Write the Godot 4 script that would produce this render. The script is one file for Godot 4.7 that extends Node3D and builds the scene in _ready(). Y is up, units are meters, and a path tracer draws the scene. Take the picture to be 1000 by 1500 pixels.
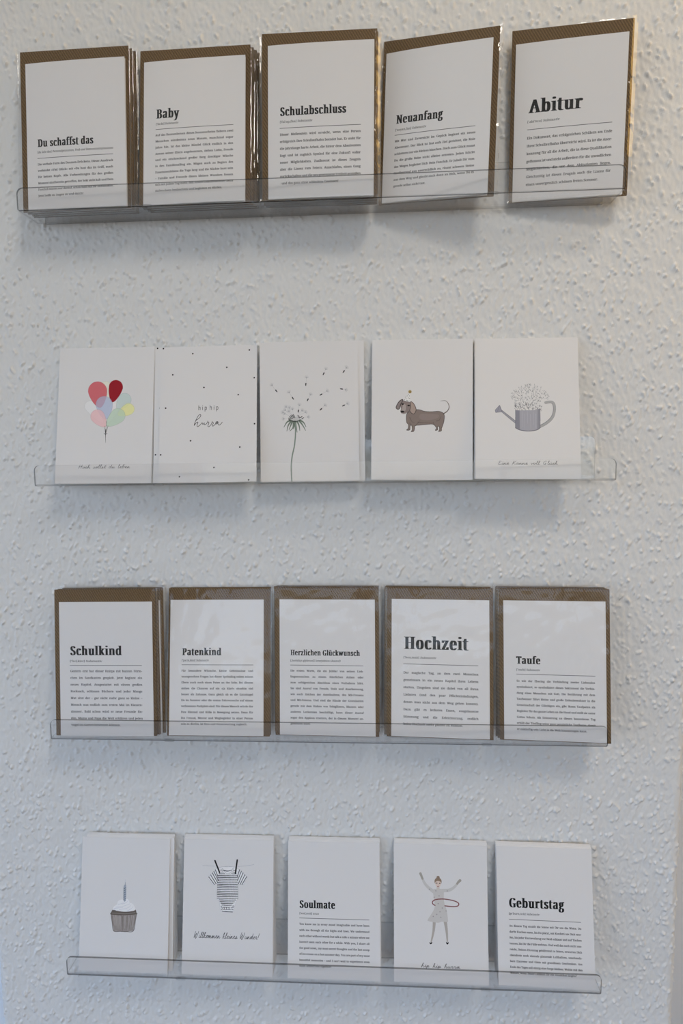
extends Node3D
# A white woodchip wall pier with four clear acrylic ledges of greeting cards and postcards.
# Lengths in the tables are millimetres; MM turns them into metres.

const MM := 0.001
const DOTS := 9.0            # texture pixels per millimetre of card
const CARD := Vector2(105, 148)
const FLOOR := 1.8           # thickness of a ledge's floor plate
const DEPTH := 41.6          # front face of the lip, from the wall
const LIP := 21.9
const BACK := 44.7
const LONG := 600.0
const LEDGE_Y := [317.6, 38.4, -240.7, -523.5]
const LEDGE_X := [-340.8, -341.0, -341.0, -339.6]
const WALL_L := -0.453
const WALL_R := 0.361
const ROOM := {"l": -1.7, "r": 2.9, "f": 3.4, "floor": -1.45, "top": 1.6}

var M := {}
var used := {}
var rng := RandomNumberGenerator.new()
var glyphs := {}
var fonts := {}

func _ready():
	rng.seed = 11
	view_and_light()
	materials()
	room()
	wallpaper()
	for i in 4: ledge(i)
	for i in 4:
		for j in 5:
			if i % 2 == 0: stack_of_sets(i, j)
			else: stack_of_postcards(i, j)

func view_and_light():
	var cam := Camera3D.new()
	cam.name = "camera"
	cam.fov = 79.61
	cam.near = 0.02
	cam.position = Vector3(0.01964, 0.07232, 0.67129)
	cam.rotation_degrees = Vector3(-5.773, 3.304, -0.772)
	add_child(cam)
	cam.make_current()
	var env := Environment.new()
	env.background_mode = Environment.BG_SKY
	var sky := Sky.new()
	var s := ProceduralSkyMaterial.new()
	s.sky_top_color = Color(0.51, 0.635, 0.81)
	s.sky_horizon_color = Color(0.785, 0.835, 0.885)
	s.ground_bottom_color = Color(0.41, 0.405, 0.385)
	s.ground_horizon_color = Color(0.60, 0.615, 0.60)
	s.energy_multiplier = 3.8
	sky.sky_material = s
	env.sky = sky
	env.tonemap_mode = Environment.TONE_MAPPER_LINEAR
	env.tonemap_exposure = 1.0
	env.sdfgi_enabled = true
	env.ssao_enabled = true
	env.ssil_enabled = true
	var we := WorldEnvironment.new()
	we.name = "world"
	we.environment = env
	add_child(we)

# ---------------------------------------------------------------- helpers
func numbered(called: String) -> String:
	var n: int = used.get(called, 0)
	used[called] = n + 1
	return called if n == 0 else "%s_%03d" % [called, n]

func thing(called: String, label: String, category: String, group := "") -> Node3D:
	var o := Node3D.new()
	o.name = numbered(called)
	add_child(o)
	tag(o, label, category, group)
	return o

func tag(o: Node, label: String, category: String, group := ""):
	o.set_meta("label", label)
	o.set_meta("category", category)
	if group: o.set_meta("group", group)

func part(called: String, mesh: Mesh, mats: Array, parent: Node) -> MeshInstance3D:
	var o := MeshInstance3D.new()
	o.name = called
	o.mesh = mesh
	for k in mini(mats.size(), mesh.get_surface_count()): o.set_surface_override_material(k, mats[k])
	parent.add_child(o, true)
	return o

func structure(called: String, mesh: Mesh, mats: Array, at := Vector3.ZERO) -> MeshInstance3D:
	var o := part(called, mesh, mats, self)
	o.position = at
	o.set_meta("kind", "structure")
	return o

func box(size: Vector3) -> BoxMesh:
	var b := BoxMesh.new()
	b.size = size
	return b

func slab(called: String, a: Vector3, b: Vector3, m: Material) -> MeshInstance3D:
	return structure(called, box((b - a).abs()), [m], (a + b) / 2)

func mat(color: Color, rough := 0.8, spec := 0.5) -> StandardMaterial3D:
	var m := StandardMaterial3D.new()
	m.albedo_color = color
	m.roughness = rough
	m.metallic_specular = spec
	return m

func pane(color: Color, alpha: float, rough := 0.03) -> StandardMaterial3D:
	var m := mat(Color(color, alpha), rough)
	m.transparency = BaseMaterial3D.TRANSPARENCY_ALPHA
	m.cull_mode = BaseMaterial3D.CULL_DISABLED
	return m

func put(st: SurfaceTool, v: Vector3, n: Vector3, uv := Vector2.ZERO):
	st.set_normal(n)
	st.set_uv(uv)
	st.add_vertex(v)

func quad(st: SurfaceTool, a: Vector3, b: Vector3, c: Vector3, d: Vector3, n: Vector3):
	# a b c d run clockwise seen from the front
	for v in [a, b, c, a, c, d]: put(st, v, n)

# An outline (millimetres, anticlockwise) given a thickness along z: surface 0 is the two faces, surface 1 the rim.
func sheet(outline: PackedVector2Array, z0: float, z1: float) -> ArrayMesh:
	var st := SurfaceTool.new()
	st.begin(Mesh.PRIMITIVE_TRIANGLES)
	var lo := outline[0]
	var hi := outline[0]
	for p in outline:
		lo = lo.min(p); hi = hi.max(p)
	var tris := Geometry2D.triangulate_polygon(outline)
	for k in range(0, tris.size(), 3):
		var t := [outline[tris[k]], outline[tris[k + 1]], outline[tris[k + 2]]]
		if (t[1] - t[0]).cross(t[2] - t[0]) < 0: t = [t[0], t[2], t[1]]
		for q in [0, 2, 1]: put(st, Vector3(t[q].x, t[q].y, z1) * MM, Vector3.BACK, Vector2((t[q].x - lo.x) / (hi.x - lo.x), (hi.y - t[q].y) / (hi.y - lo.y)))
		for q in [0, 1, 2]: put(st, Vector3(t[q].x, t[q].y, z0) * MM, Vector3.FORWARD, Vector2((t[q].x - lo.x) / (hi.x - lo.x), (hi.y - t[q].y) / (hi.y - lo.y)))
	var mesh := st.commit()
	st = SurfaceTool.new()
	st.begin(Mesh.PRIMITIVE_TRIANGLES)
	for k in outline.size():
		var a := outline[k]
		var b := outline[(k + 1) % outline.size()]
		var n := Vector3(b.y - a.y, a.x - b.x, 0).normalized()
		quad(st, Vector3(a.x, a.y, z1) * MM, Vector3(a.x, a.y, z0) * MM, Vector3(b.x, b.y, z0) * MM, Vector3(b.x, b.y, z1) * MM, n)
	return st.commit(mesh)

func rounded(x0: float, y0: float, x1: float, y1: float, r: Array) -> PackedVector2Array:
	# corner radii: bottom left, bottom right, top right, top left
	var out := PackedVector2Array()
	var c := [Vector2(x0 + r[0], y0 + r[0]), Vector2(x1 - r[1], y0 + r[1]), Vector2(x1 - r[2], y1 - r[2]), Vector2(x0 + r[3], y1 - r[3])]
	for k in 4:
		var steps := 5 if r[k] > 0.05 else 0
		for q in steps + 1:
			var a := PI + k * PI / 2 + (PI / 2 * q / steps if steps else 0.0)
			out.append(c[k] + Vector2(cos(a), sin(a)) * r[k])
	return out

# ---------------------------------------------------------------- materials
func noise_texture(size: int, freq: float, dark: Color, light: Color, octaves := 4) -> ImageTexture:
	var f := FastNoiseLite.new()
	f.seed = 5
	f.frequency = freq
	f.fractal_octaves = octaves
	var im := f.get_seamless_image(size, size)
	im.convert(Image.FORMAT_RGBA8)
	for y in size:
		for x in size:
			im.set_pixel(x, y, dark.lerp(light, im.get_pixel(x, y).r))
	return ImageTexture.create_from_image(im)

func kraft_texture() -> ImageTexture:
	# brown kraft paper with slanting ribs, 44 mm to the tile
	var n := 352
	var f := FastNoiseLite.new()
	f.seed = 3
	f.frequency = 0.05
	var im := Image.create(n, n, false, Image.FORMAT_RGBA8)
	for y in n:
		for x in n:
			var rib := sin(TAU * (x * 16.0 + -y * 10.0) / n) * 0.5 + 0.5
			var g := f.get_noise_2d(x, y) * 0.03
			im.set_pixel(x, y, Color(0.365 + g, 0.285 + g, 0.18 + g).lerp(Color(0.51 + g, 0.41 + g, 0.275 + g), rib))
	return ImageTexture.create_from_image(im)

func materials():
	M.wall = mat(Color(0.93, 0.93, 0.92), 0.75, 0.35)
	M.ceiling = mat(Color(0.92, 0.92, 0.91), 0.9)
	M.floor = mat(Color(1, 1, 1), 0.6)
	M.floor.albedo_texture = noise_texture(256, 0.02, Color(0.40, 0.31, 0.22), Color(0.55, 0.44, 0.33))
	M.floor.uv1_triplanar = true
	M.frame = mat(Color(0.96, 0.98, 1.0), 0.35)
	M.glass = pane(Color(0.9, 0.95, 1.0), 0.02)
	M.acrylic = pane(Color(0.82, 0.87, 0.92), 0.025)
	M.rim = pane(Color(0.34, 0.37, 0.41), 0.62, 0.1)  # dark tint stands in for the internal reflection in polished acrylic edges
	M.rim_clear = pane(Color(0.8, 0.84, 0.88), 0.12, 0.1)
	M.film = pane(Color(0.95, 0.95, 0.95), 0.01, 0.03)
	M.film.metallic_specular = 0.43
	M.paper = mat(Color(0.935, 0.932, 0.926), 0.7, 0.4)
	M.kraft = mat(Color.WHITE, 0.75, 0.35)
	M.kraft.albedo_texture = kraft_texture()
	M.kraft.uv1_triplanar = true
	M.kraft.uv1_scale = Vector3.ONE / 0.044
	M.lamp_body = mat(Color(0.9, 0.9, 0.9), 0.5)
	M.lamp_glow = mat(Color(0.95, 0.95, 0.93), 0.6)
	M.lamp_glow.emission_enabled = true
	M.lamp_glow.emission = Color(1.0, 0.962, 0.91)
	M.lamp_glow.emission_energy_multiplier = 2.5
	M.globe_glow = mat(Color(0.95, 0.85, 0.65), 0.7)
	M.globe_glow.emission_enabled = true
	M.globe_glow.emission = Color(1.0, 0.80, 0.46)
	M.globe_glow.emission_energy_multiplier = 5.0
	M.brass = mat(Color(0.55, 0.45, 0.28), 0.3)
	M.brass.metallic = 0.9

# ---------------------------------------------------------------- the room around the pier
func room():
	var l: float = ROOM.l
	var r: float = ROOM.r
	var f: float = ROOM.f
	var b: float = ROOM.floor
	var t: float = ROOM.top
	slab("floor", Vector3(l - 0.2, b - 0.2, -0.8), Vector3(r + 0.2, b, f + 0.2), M.floor)
	slab("ceiling", Vector3(l - 0.2, t, -0.8), Vector3(r + 0.2, t + 0.2, f + 0.2), M.ceiling)
	slab("wall_left_under", Vector3(l - 0.2, b, -0.8), Vector3(l, -1.1, f + 0.2), M.ceiling)
	slab("wall_left_over", Vector3(l - 0.2, 1.0, -0.8), Vector3(l, t, f + 0.2), M.ceiling)
	slab("wall_left_near", Vector3(l - 0.2, -1.1, -0.8), Vector3(l, 1.0, 0.35), M.ceiling)
	slab("wall_left_far", Vector3(l - 0.2, -1.1, 2.6), Vector3(l, 1.0, f + 0.2), M.ceiling)
	var side := window("window_3", Vector3(-1.125, -1.1, 0), Vector3(1.125, 1.0, 0), 2)
	side.transform = Transform3D(Basis(Vector3.UP, PI / 2), Vector3(l - 0.1, 0, 1.475))
	slab("wall_right", Vector3(r, b, -0.8), Vector3(r + 0.2, t, f + 0.2), M.ceiling)
	# the window beside the pier
	var wb := -0.95
	var wt := 1.05
	slab("wall_back_under_window", Vector3(l, b, -0.3), Vector3(WALL_L + 0.05, wb, -0.02), M.wall)
	slab("wall_back_over_window", Vector3(l, wt, -0.3), Vector3(WALL_L + 0.05, t, -0.02), M.wall)
	slab("wall_back_beside_window", Vector3(l, wb, -0.3), Vector3(-1.45, wt, -0.02), M.wall)
	window("window_1", Vector3(-1.45, wb, -0.2), Vector3(WALL_L + 0.03, wt, -0.2), 2)
	slab("trim_1", Vector3(WALL_L - 0.16, b, -0.11), Vector3(WALL_L + 0.02, t, -0.06), M.frame)
	# the recess on the other side of the pier
	slab("wall_recess", Vector3(WALL_R - 0.1, b, -0.65), Vector3(r, t, -0.45), M.wall)
	slab("wall_pier_core", Vector3(WALL_L + 0.012, b, -0.46), Vector3(WALL_R - 0.012, t, -0.012), M.wall)
	# the shop front behind the camera
	slab("wall_front_left", Vector3(l, b, f), Vector3(-1.2, t, f + 0.2), M.ceiling)
	slab("wall_front_right", Vector3(1.9, b, f), Vector3(r, t, f + 0.2), M.ceiling)
	slab("wall_front_under", Vector3(-1.2, b, f), Vector3(1.9, -1.0, f + 0.2), M.ceiling)
	slab("wall_front_over", Vector3(-1.2, 1.0, f), Vector3(1.9, t, f + 0.2), M.ceiling)
	window("window_2", Vector3(-1.2, -1.0, f + 0.1), Vector3(1.9, 1.0, f + 0.1), 3)
	ceiling_light(Vector3(0.62, t, 1.22))
	pendant_lamp(Vector3(1.2, t, 0.24))

func window(called: String, a: Vector3, b: Vector3, lights: int) -> Node3D:
	var o := Node3D.new()
	o.name = called
	o.set_meta("kind", "structure")
	add_child(o)
	var w := 0.06
	var size := b - a
	for k in lights + 1:
		var x: float = a.x + w / 2 + (size.x - w) * k / lights
		part("window_frame", box(Vector3(w, size.y, 0.07)), [M.frame], o).position = Vector3(x, (a.y + b.y) / 2, a.z)
	for y in [a.y + w / 2, b.y - w / 2]:
		part("window_frame", box(Vector3(size.x, w, 0.066)), [M.frame], o).position = Vector3((a.x + b.x) / 2, y, a.z)
	for k in lights:
		var wide := (size.x - w) / lights
		part("pane", box(Vector3(wide - w, size.y - 2 * w, 0.004)), [M.glass], o).position = Vector3(a.x + w / 2 + wide * (k + 0.5), (a.y + b.y) / 2, a.z)
	return o

func ceiling_light(at: Vector3):
	var o := thing("ceiling_light", "square white ceiling panel light above the card wall", "lamp")
	o.position = at
	part("frame", box(Vector3(0.42, 0.03, 0.42)), [M.lamp_body], o).position.y = -0.015
	part("diffuser", box(Vector3(0.38, 0.006, 0.38)), [M.lamp_glow], o).position.y = -0.033
	var a := AreaLight3D.new()
	a.name = "panel_light"
	a.area_size = Vector2(0.38, 0.38)
	a.light_color = Color(1.0, 0.962, 0.91)
	a.light_energy = 1.25
	a.area_range = 8.0
	a.shadow_enabled = true
	a.rotation_degrees.x = -90
	a.position.y = -0.04
	o.add_child(a)

func lathe(profile: PackedVector2Array, steps := 28) -> ArrayMesh:
	var st := SurfaceTool.new()
	st.begin(Mesh.PRIMITIVE_TRIANGLES)
	for k in profile.size() - 1:
		for q in steps:
			var a := TAU * q / steps
			var b := TAU * (q + 1) / steps
			var p := profile[k]
			var n := profile[k + 1]
			var v := [Vector3(p.x * cos(a), p.y, p.x * sin(a)), Vector3(n.x * cos(a), n.y, n.x * sin(a)), Vector3(n.x * cos(b), n.y, n.x * sin(b)), Vector3(p.x * cos(b), p.y, p.x * sin(b))]
			for s in [0, 1, 2, 0, 2, 3]: st.add_vertex(v[s])
	st.generate_normals()
	return st.commit()

func pendant_lamp(at: Vector3):
	# a tall paper column hung beside the pier; the film of the sleeves mirrors it
	var o := thing("pendant_lamp", "tall warm paper column lamp hanging beside the card wall", "lamp")
	o.position = at
	part("ceiling_rose", lathe(PackedVector2Array([Vector2(0, 0), Vector2(0.05, 0), Vector2(0.05, -0.02), Vector2(0, -0.03)]), 20), [M.brass], o)
	part("cord", lathe(PackedVector2Array([Vector2(0.004, -0.02), Vector2(0.004, -0.15)]), 8), [M.brass], o)
	part("paper_shade", lathe(PackedVector2Array([Vector2(0.0, -0.15), Vector2(0.10, -0.16), Vector2(0.11, -0.2), Vector2(0.11, -1.1), Vector2(0.10, -1.14), Vector2(0.0, -1.15)])), [M.globe_glow], o)
	for k in 3:
		var p := OmniLight3D.new()
		p.name = "bulb_light"
		p.position.y = -0.35 - 0.3 * k
		p.light_color = Color(1.0, 0.80, 0.46)
		p.light_energy = 0.002
		p.light_size = 0.1
		p.omni_range = 8.0
		p.omni_attenuation = 2.0
		p.shadow_enabled = true
		o.add_child(p, true)

# ---------------------------------------------------------------- woodchip paper on the pier
func wallpaper():
	var ds := 1.4
	var r := 11.0
	var front := (WALL_R - WALL_L) * 1000.0 - 2 * r
	var arc := r * PI / 2
	var side := 70.0
	var path := front + 2 * arc + 2 * side
	var nx := int(path / ds) + 1
	var y0 := -730.0
	var y1 := 690.0
	var ny := int((y1 - y0) / ds) + 1
	var h := PackedFloat32Array()
	h.resize(nx * ny)
	var f := FastNoiseLite.new()
	f.seed = 8
	f.frequency = 0.02
	f.fractal_octaves = 2
	var g := FastNoiseLite.new()
	g.seed = 21
	g.frequency = 0.12
	g.fractal_octaves = 3
	for y in ny:
		for x in nx:
			h[y * nx + x] = f.get_noise_2d(x * ds, y * ds) * 0.4 + g.get_noise_2d(x * ds * 1.5, y * ds * 0.7) * 0.65
	# wood chips under the paint: short slivers lying every way, more of them upright
	var chips := PackedFloat32Array()
	chips.resize(nx * ny)
	for k in 24000:
		var cx := rng.randf() * nx
		var cy := rng.randf() * ny
		var a := (1.3 + 2.2 * pow(rng.randf(), 2.0)) / ds
		var b := (1.1 + 0.9 * rng.randf()) / ds
		var tall := 0.3 + 1.8 * pow(rng.randf(), 1.6)
		var turn := rng.randfn(PI / 2, 0.55)
		var c := cos(turn)
		var s := sin(turn)
		var reach := int(ceil(maxf(a, b) * 1.3))
		for yy in range(maxi(0, int(cy) - reach), mini(ny, int(cy) + reach + 2)):
			for xx in range(maxi(0, int(cx) - reach), mini(nx, int(cx) + reach + 2)):
				var dx := xx - cx
				var dy := yy - cy
				var u := (dx * c + dy * s) / a
				var v := (dy * c - dx * s) / b
				var q := 1.0 - (u * u + v * v) * 0.6
				if q > 0.0:
					var w := tall * q * q * (3.0 - 2.0 * q)
					chips[yy * nx + xx] = maxf(chips[yy * nx + xx], w) + 0.35 * minf(chips[yy * nx + xx], w)
	for k in nx * ny: h[k] += chips[k]
	var base := PackedVector3Array()
	var out := PackedVector3Array()
	var along := PackedVector3Array()
	for x in nx:
		var s := x * ds
		var p: Vector3
		var n: Vector3
		var fx0 := WALL_L * 1000.0
		var fx1 := WALL_R * 1000.0
		if s < side:
			n = Vector3.LEFT; p = Vector3(fx0, 0, -r - (side - s))
		elif s < side + arc:
			var a := (s - side) / r
			n = Vector3(-cos(a), 0, sin(a)); p = Vector3(fx0 + r, 0, -r) + n * r
		elif s < side + arc + front:
			n = Vector3.BACK; p = Vector3(fx0 + r + s - side - arc, 0, 0)
		elif s < side + 2 * arc + front:
			var a := (s - side - arc - front) / r
			n = Vector3(sin(a), 0, cos(a)); p = Vector3(fx1 - r, 0, -r) + n * r
		else:
			n = Vector3.RIGHT; p = Vector3(fx1, 0, -r - (s - side - 2 * arc - front))
		base.append(p); out.append(n); along.append(Vector3(n.z, 0, -n.x))
	var v := PackedVector3Array()
	var nn := PackedVector3Array()
	v.resize(nx * ny)
	nn.resize(nx * ny)
	for y in ny:
		var up := y * nx
		var yy := y0 + y * ds
		var ya := maxi(y - 1, 0) * nx
		var yb := mini(y + 1, ny - 1) * nx
		for x in nx:
			var k := up + x
			var p := base[x] + out[x] * (h[k] - 0.8)
			v[k] = Vector3(p.x, yy, p.z) * MM
			nn[k] = (out[x] - along[x] * ((h[up + mini(x + 1, nx - 1)] - h[up + maxi(x - 1, 0)]) / (2 * ds)) - Vector3(0, (h[yb + x] - h[ya + x]) / (2 * ds), 0)).normalized()
	var idx := PackedInt32Array()
	idx.resize((nx - 1) * (ny - 1) * 6)
	var q := 0
	for y in ny - 1:
		for x in nx - 1:
			var k := y * nx + x
			idx[q] = k; idx[q + 1] = k + nx; idx[q + 2] = k + nx + 1
			idx[q + 3] = k; idx[q + 4] = k + nx + 1; idx[q + 5] = k + 1
			q += 6
	var arr := []
	arr.resize(Mesh.ARRAY_MAX)
	arr[Mesh.ARRAY_VERTEX] = v
	arr[Mesh.ARRAY_NORMAL] = nn
	arr[Mesh.ARRAY_INDEX] = idx
	var mesh := ArrayMesh.new()
	mesh.add_surface_from_arrays(Mesh.PRIMITIVE_TRIANGLES, arr)
	structure("wall_back", mesh, [M.wall])
	# plain paper above and below what the picture shows
	slab("wall_back_low", Vector3(WALL_L, ROOM.floor, -0.3), Vector3(WALL_R, y0 * MM, 0), M.wall)
	slab("wall_back_high", Vector3(WALL_L, y1 * MM, -0.3), Vector3(WALL_R, ROOM.top, 0), M.wall)

# ---------------------------------------------------------------- ledges
const LEDGE_WORDS := ["top clear acrylic ledge holding \"Baby\" and \"Abitur\" cards in sleeves", "clear acrylic ledge holding the balloon and dachshund postcards", "clear acrylic ledge holding \"Schulkind\" and \"Hochzeit\" cards in sleeves", "bottom clear acrylic ledge holding the cupcake and hula hoop postcards"]

func ledge(i: int):
	var o := thing("acrylic_ledge", LEDGE_WORDS[i], "shelf", "clear ledges on the wall")
	o.position = Vector3(LEDGE_X[i], LEDGE_Y[i], 0) * MM
	part("back_panel", sheet(rounded(8, 0.0, LONG - 8, BACK, [0, 0, 5, 5]), 1.3, 3.5), [M.acrylic, M.rim_clear], o)
	# floor plate: an outline in x and z, laid flat
	var fl := part("floor_panel", sheet(rounded(0, -DEPTH + 2.3, LONG, -3.6, [0.5, 0.5, 0, 0]), 0, FLOOR), [M.acrylic, M.rim_clear], o)
	fl.rotation_degrees.x = -90
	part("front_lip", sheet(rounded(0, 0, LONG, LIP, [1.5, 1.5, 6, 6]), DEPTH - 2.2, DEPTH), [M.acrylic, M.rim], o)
	for x in [128.0, 470.0]:
		part("moulding_mark", sheet(rounded(x, -1.1, x + 10, 1.4, [0.8, 0.8, 0.8, 0.8]), DEPTH - 2.0, DEPTH + 0.5), [M.acrylic, M.rim_clear], o)

# ---------------------------------------------------------------- cards
# One printed panel, standing on y = 0, its front at z = 0 and bowed back towards the left edge. Surface 0 carries the print.
func panel(w: float, h: float, thick: float, bow: float, lift: float, folded: bool) -> ArrayMesh:
	var n := 20 if bow > 0.05 else 2
	var st := SurfaceTool.new()
	st.begin(Mesh.PRIMITIVE_TRIANGLES)
	var z := func(u: float) -> float: return -bow * pow(1.0 - u, 3.0)
	for k in n:
		var u0 := float(k) / n
		var u1 := float(k + 1) / n
		var a := Vector3(-w / 2 + w * u0, lift, z.call(u0))
		var b := Vector3(-w / 2 + w * u1, lift, z.call(u1))
		var up := Vector3(0, h, 0)
		var na := Vector3(-3.0 * bow * pow(1.0 - u0, 2.0) / w, 0, 1).normalized()
		var nb := Vector3(-3.0 * bow * pow(1.0 - u1, 2.0) / w, 0, 1).normalized()
		for q in [[a, na, u0, 1], [a + up, na, u0, 0], [b + up, nb, u1, 0], [a, na, u0, 1], [b + up, nb, u1, 0], [b, nb, u1, 1]]:
			put(st, q[0] * MM, q[1], Vector2(q[2], q[3]))
	var mesh := st.commit()
	st = SurfaceTool.new()
	st.begin(Mesh.PRIMITIVE_TRIANGLES)
	var back := Vector3(0, 0, -thick)
	var up := Vector3(0, h, 0)
	for k in n:
		var u0 := float(k) / n
		var u1 := float(k + 1) / n
		var a := Vector3(-w / 2 + w * u0, lift, z.call(u0)) * 1.0
		var b := Vector3(-w / 2 + w * u1, lift, z.call(u1)) * 1.0
		quad(st, (b + back) * MM, (b + up + back) * MM, (a + up + back) * MM, (a + back) * MM, Vector3.FORWARD)
		quad(st, (a + up) * MM, (a + up + back) * MM, (b + up + back) * MM, (b + up) * MM, Vector3.UP)
		quad(st, (b) * MM, (b + back) * MM, (a + back) * MM, (a) * MM, Vector3.DOWN)
	for s in [-1.0, 1.0]:
		var e := Vector3(s * w / 2, lift, z.call(0.0 if s < 0 else 1.0))
		if s < 0: quad(st, (e + back) * MM, (e + back + up) * MM, (e + up) * MM, e * MM, Vector3.LEFT)
		else: quad(st, e * MM, (e + up) * MM, (e + back + up) * MM, (e + back) * MM, Vector3.RIGHT)
	if folded:
		# the other half of the folded card, behind the first, joined at the left
		var lo := Vector3(-w / 2, lift, -bow - 0.75)
		var hi := Vector3(w / 2 - 0.3, lift + h, -bow - 0.42)
		var c := [Vector3(lo.x, lo.y, hi.z), Vector3(lo.x, hi.y, hi.z), Vector3(hi.x, hi.y, hi.z), Vector3(hi.x, lo.y, hi.z), Vector3(lo.x, lo.y, lo.z), Vector3(lo.x, hi.y, lo.z), Vector3(hi.x, hi.y, lo.z), Vector3(hi.x, lo.y, lo.z)]
		for q in [[0, 1, 2, 3, Vector3.BACK], [7, 6, 5, 4, Vector3.FORWARD], [3, 2, 6, 7, Vector3.RIGHT], [4, 5, 1, 0, Vector3.LEFT], [1, 5, 6, 2, Vector3.UP], [4, 0, 3, 7, Vector3.DOWN]]:
			quad(st, c[q[0]] * MM, c[q[1]] * MM, c[q[2]] * MM, c[q[3]] * MM, q[4])
	return st.commit(mesh)

# A clear film sleeve: two sheets that lie close to what they hold and meet in crinkled seams.
func sleeve(x0: float, x1: float, top: float, zf: float, zb: float, inner: Vector2, crinkle: float, ridge: float, seed_: int) -> ArrayMesh:
	var nx := 76 if ridge > 0.0 else 48
	var ny := 64
	var f := FastNoiseLite.new()
	f.seed = seed_
	f.frequency = 0.035
	f.fractal_octaves = 2
	var e := FastNoiseLite.new()
	e.seed = seed_ + 9
	e.frequency = 0.09
	var st := SurfaceTool.new()
	st.begin(Mesh.PRIMITIVE_TRIANGLES)
	st.set_smooth_group(0)
	var mid := (zf + zb) / 2
	for s in 2:
		var v := PackedVector3Array()
		for y in ny + 1:
			for x in nx + 1:
				# finer steps towards the seams
				var u := float(x) / nx
				u = lerpf(u, 0.5 - 0.5 * cos(PI * u), 0.75)
				var px := lerpf(x0, x1, u)
				var py := top * y / ny
				var gone := maxf((inner.x - px) / (inner.x - x0), (px - inner.y) / (x1 - inner.y))
				gone = maxf(gone, 0.0)
				var t := clampf(1.0 - gone, 0.0, 1.0)
				t = sqrt(1.0 - (1.0 - t) * (1.0 - t)) if gone > 0.0 else 1.0
				var cap := smoothstep(0.0, 0.02, float(y) / ny) * smoothstep(0.0, 0.012, 1.0 - float(y) / ny)
				var z := lerpf(mid, zf if s == 0 else zb, t * lerpf(0.4, 1.0, cap))
				if s == 0: z += f.get_noise_2d(px, py) * 0.35 * t + absf(f.get_noise_2d(px * 2 + 90, py * 0.5)) * 0.25 * t
				if s == 0 and ridge > 0.0 and px > 50.0:
					# the film stands off along the right edge of the card and falls straight to the seam
					var peak := ridge + e.get_noise_2d(7.0, py * 0.45) * 2.2
					var flank := lerpf(peak, mid, (px - 53.5) / (x1 - 53.5)) if px > 53.5 else lerpf(z, peak, smoothstep(50.0, 53.5, px))
					z = lerpf(z, flank, smoothstep(22.0, 34.0, py) * cap)
				z += e.get_noise_2d(px * 1.6, py * 0.45) * (crinkle if ridge == 0.0 else 0.4) * (1.0 - t)
				var edge := e.get_noise_2d(50.0, py * 0.7) * 0.5 * (crinkle if ridge == 0.0 else 0.4) * (1.0 - t)
				v.append(Vector3(px + edge, py, z) * MM)
		for y in ny:
			for x in nx:
				var k := y * (nx + 1) + x
				var q := [k, k + nx + 1, k + nx + 2, k, k + nx + 2, k + 1]
				if s == 1: q = [k, k + nx + 2, k + nx + 1, k, k + 1, k + nx + 2]
				for i in q: st.add_vertex(v[i])
	st.index()
	st.generate_normals()
	return st.commit()

const SET_NAMES := [["Du schaffst das", "Baby", "Schulabschluss", "Neuanfang", "Abitur"], [], ["Schulkind", "Patenkind", "Herzlichen Glückwunsch", "Hochzeit", "Taufe"]]
const SET_SHIFT := [[-1.6, 0.0, -1.7, 1.5, 0.8], [], [-1.2, 2.2, -0.6, -0.4, 0.1]]
const SET_BEHIND := [[[2.0, 4.0, 3.0], [2.5, 5.0, 6.5], [1.0, -0.6, 0.8], [], []], [], [[2.4, 7.0, 5.5], [0.8], [-1.0, -2.0, 0.8], [-2.6, -1.4], [-1.6, -3.0, -2.2]]]

const ORDER := ["", "first", "second", "third", "fourth", "fifth"]

func stand(i: int, j: int, k: int, low: float, high: float, side: float) -> Transform3D:
	# the pose of the k-th card behind the front one; feet are "low" and tops "high" millimetres apart, so a stack fans out downwards
	var s: Array = STANDS[i * 5 + j]
	var tall := CARD.y
	var z: float = s[1] - k * low
	var lean := asin((z - (s[1] - tall * sin(deg_to_rad(s[2])) - k * high)) / tall)
	var basis := Basis(Vector3.UP, deg_to_rad(s[3])) * Basis(Vector3.RIGHT, -lean) * Basis(Vector3.BACK, deg_to_rad(s[4]))
	return Transform3D(basis, Vector3(s[0] + side, LEDGE_Y[i] + FLOOR + 0.05, z) * MM)

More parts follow.
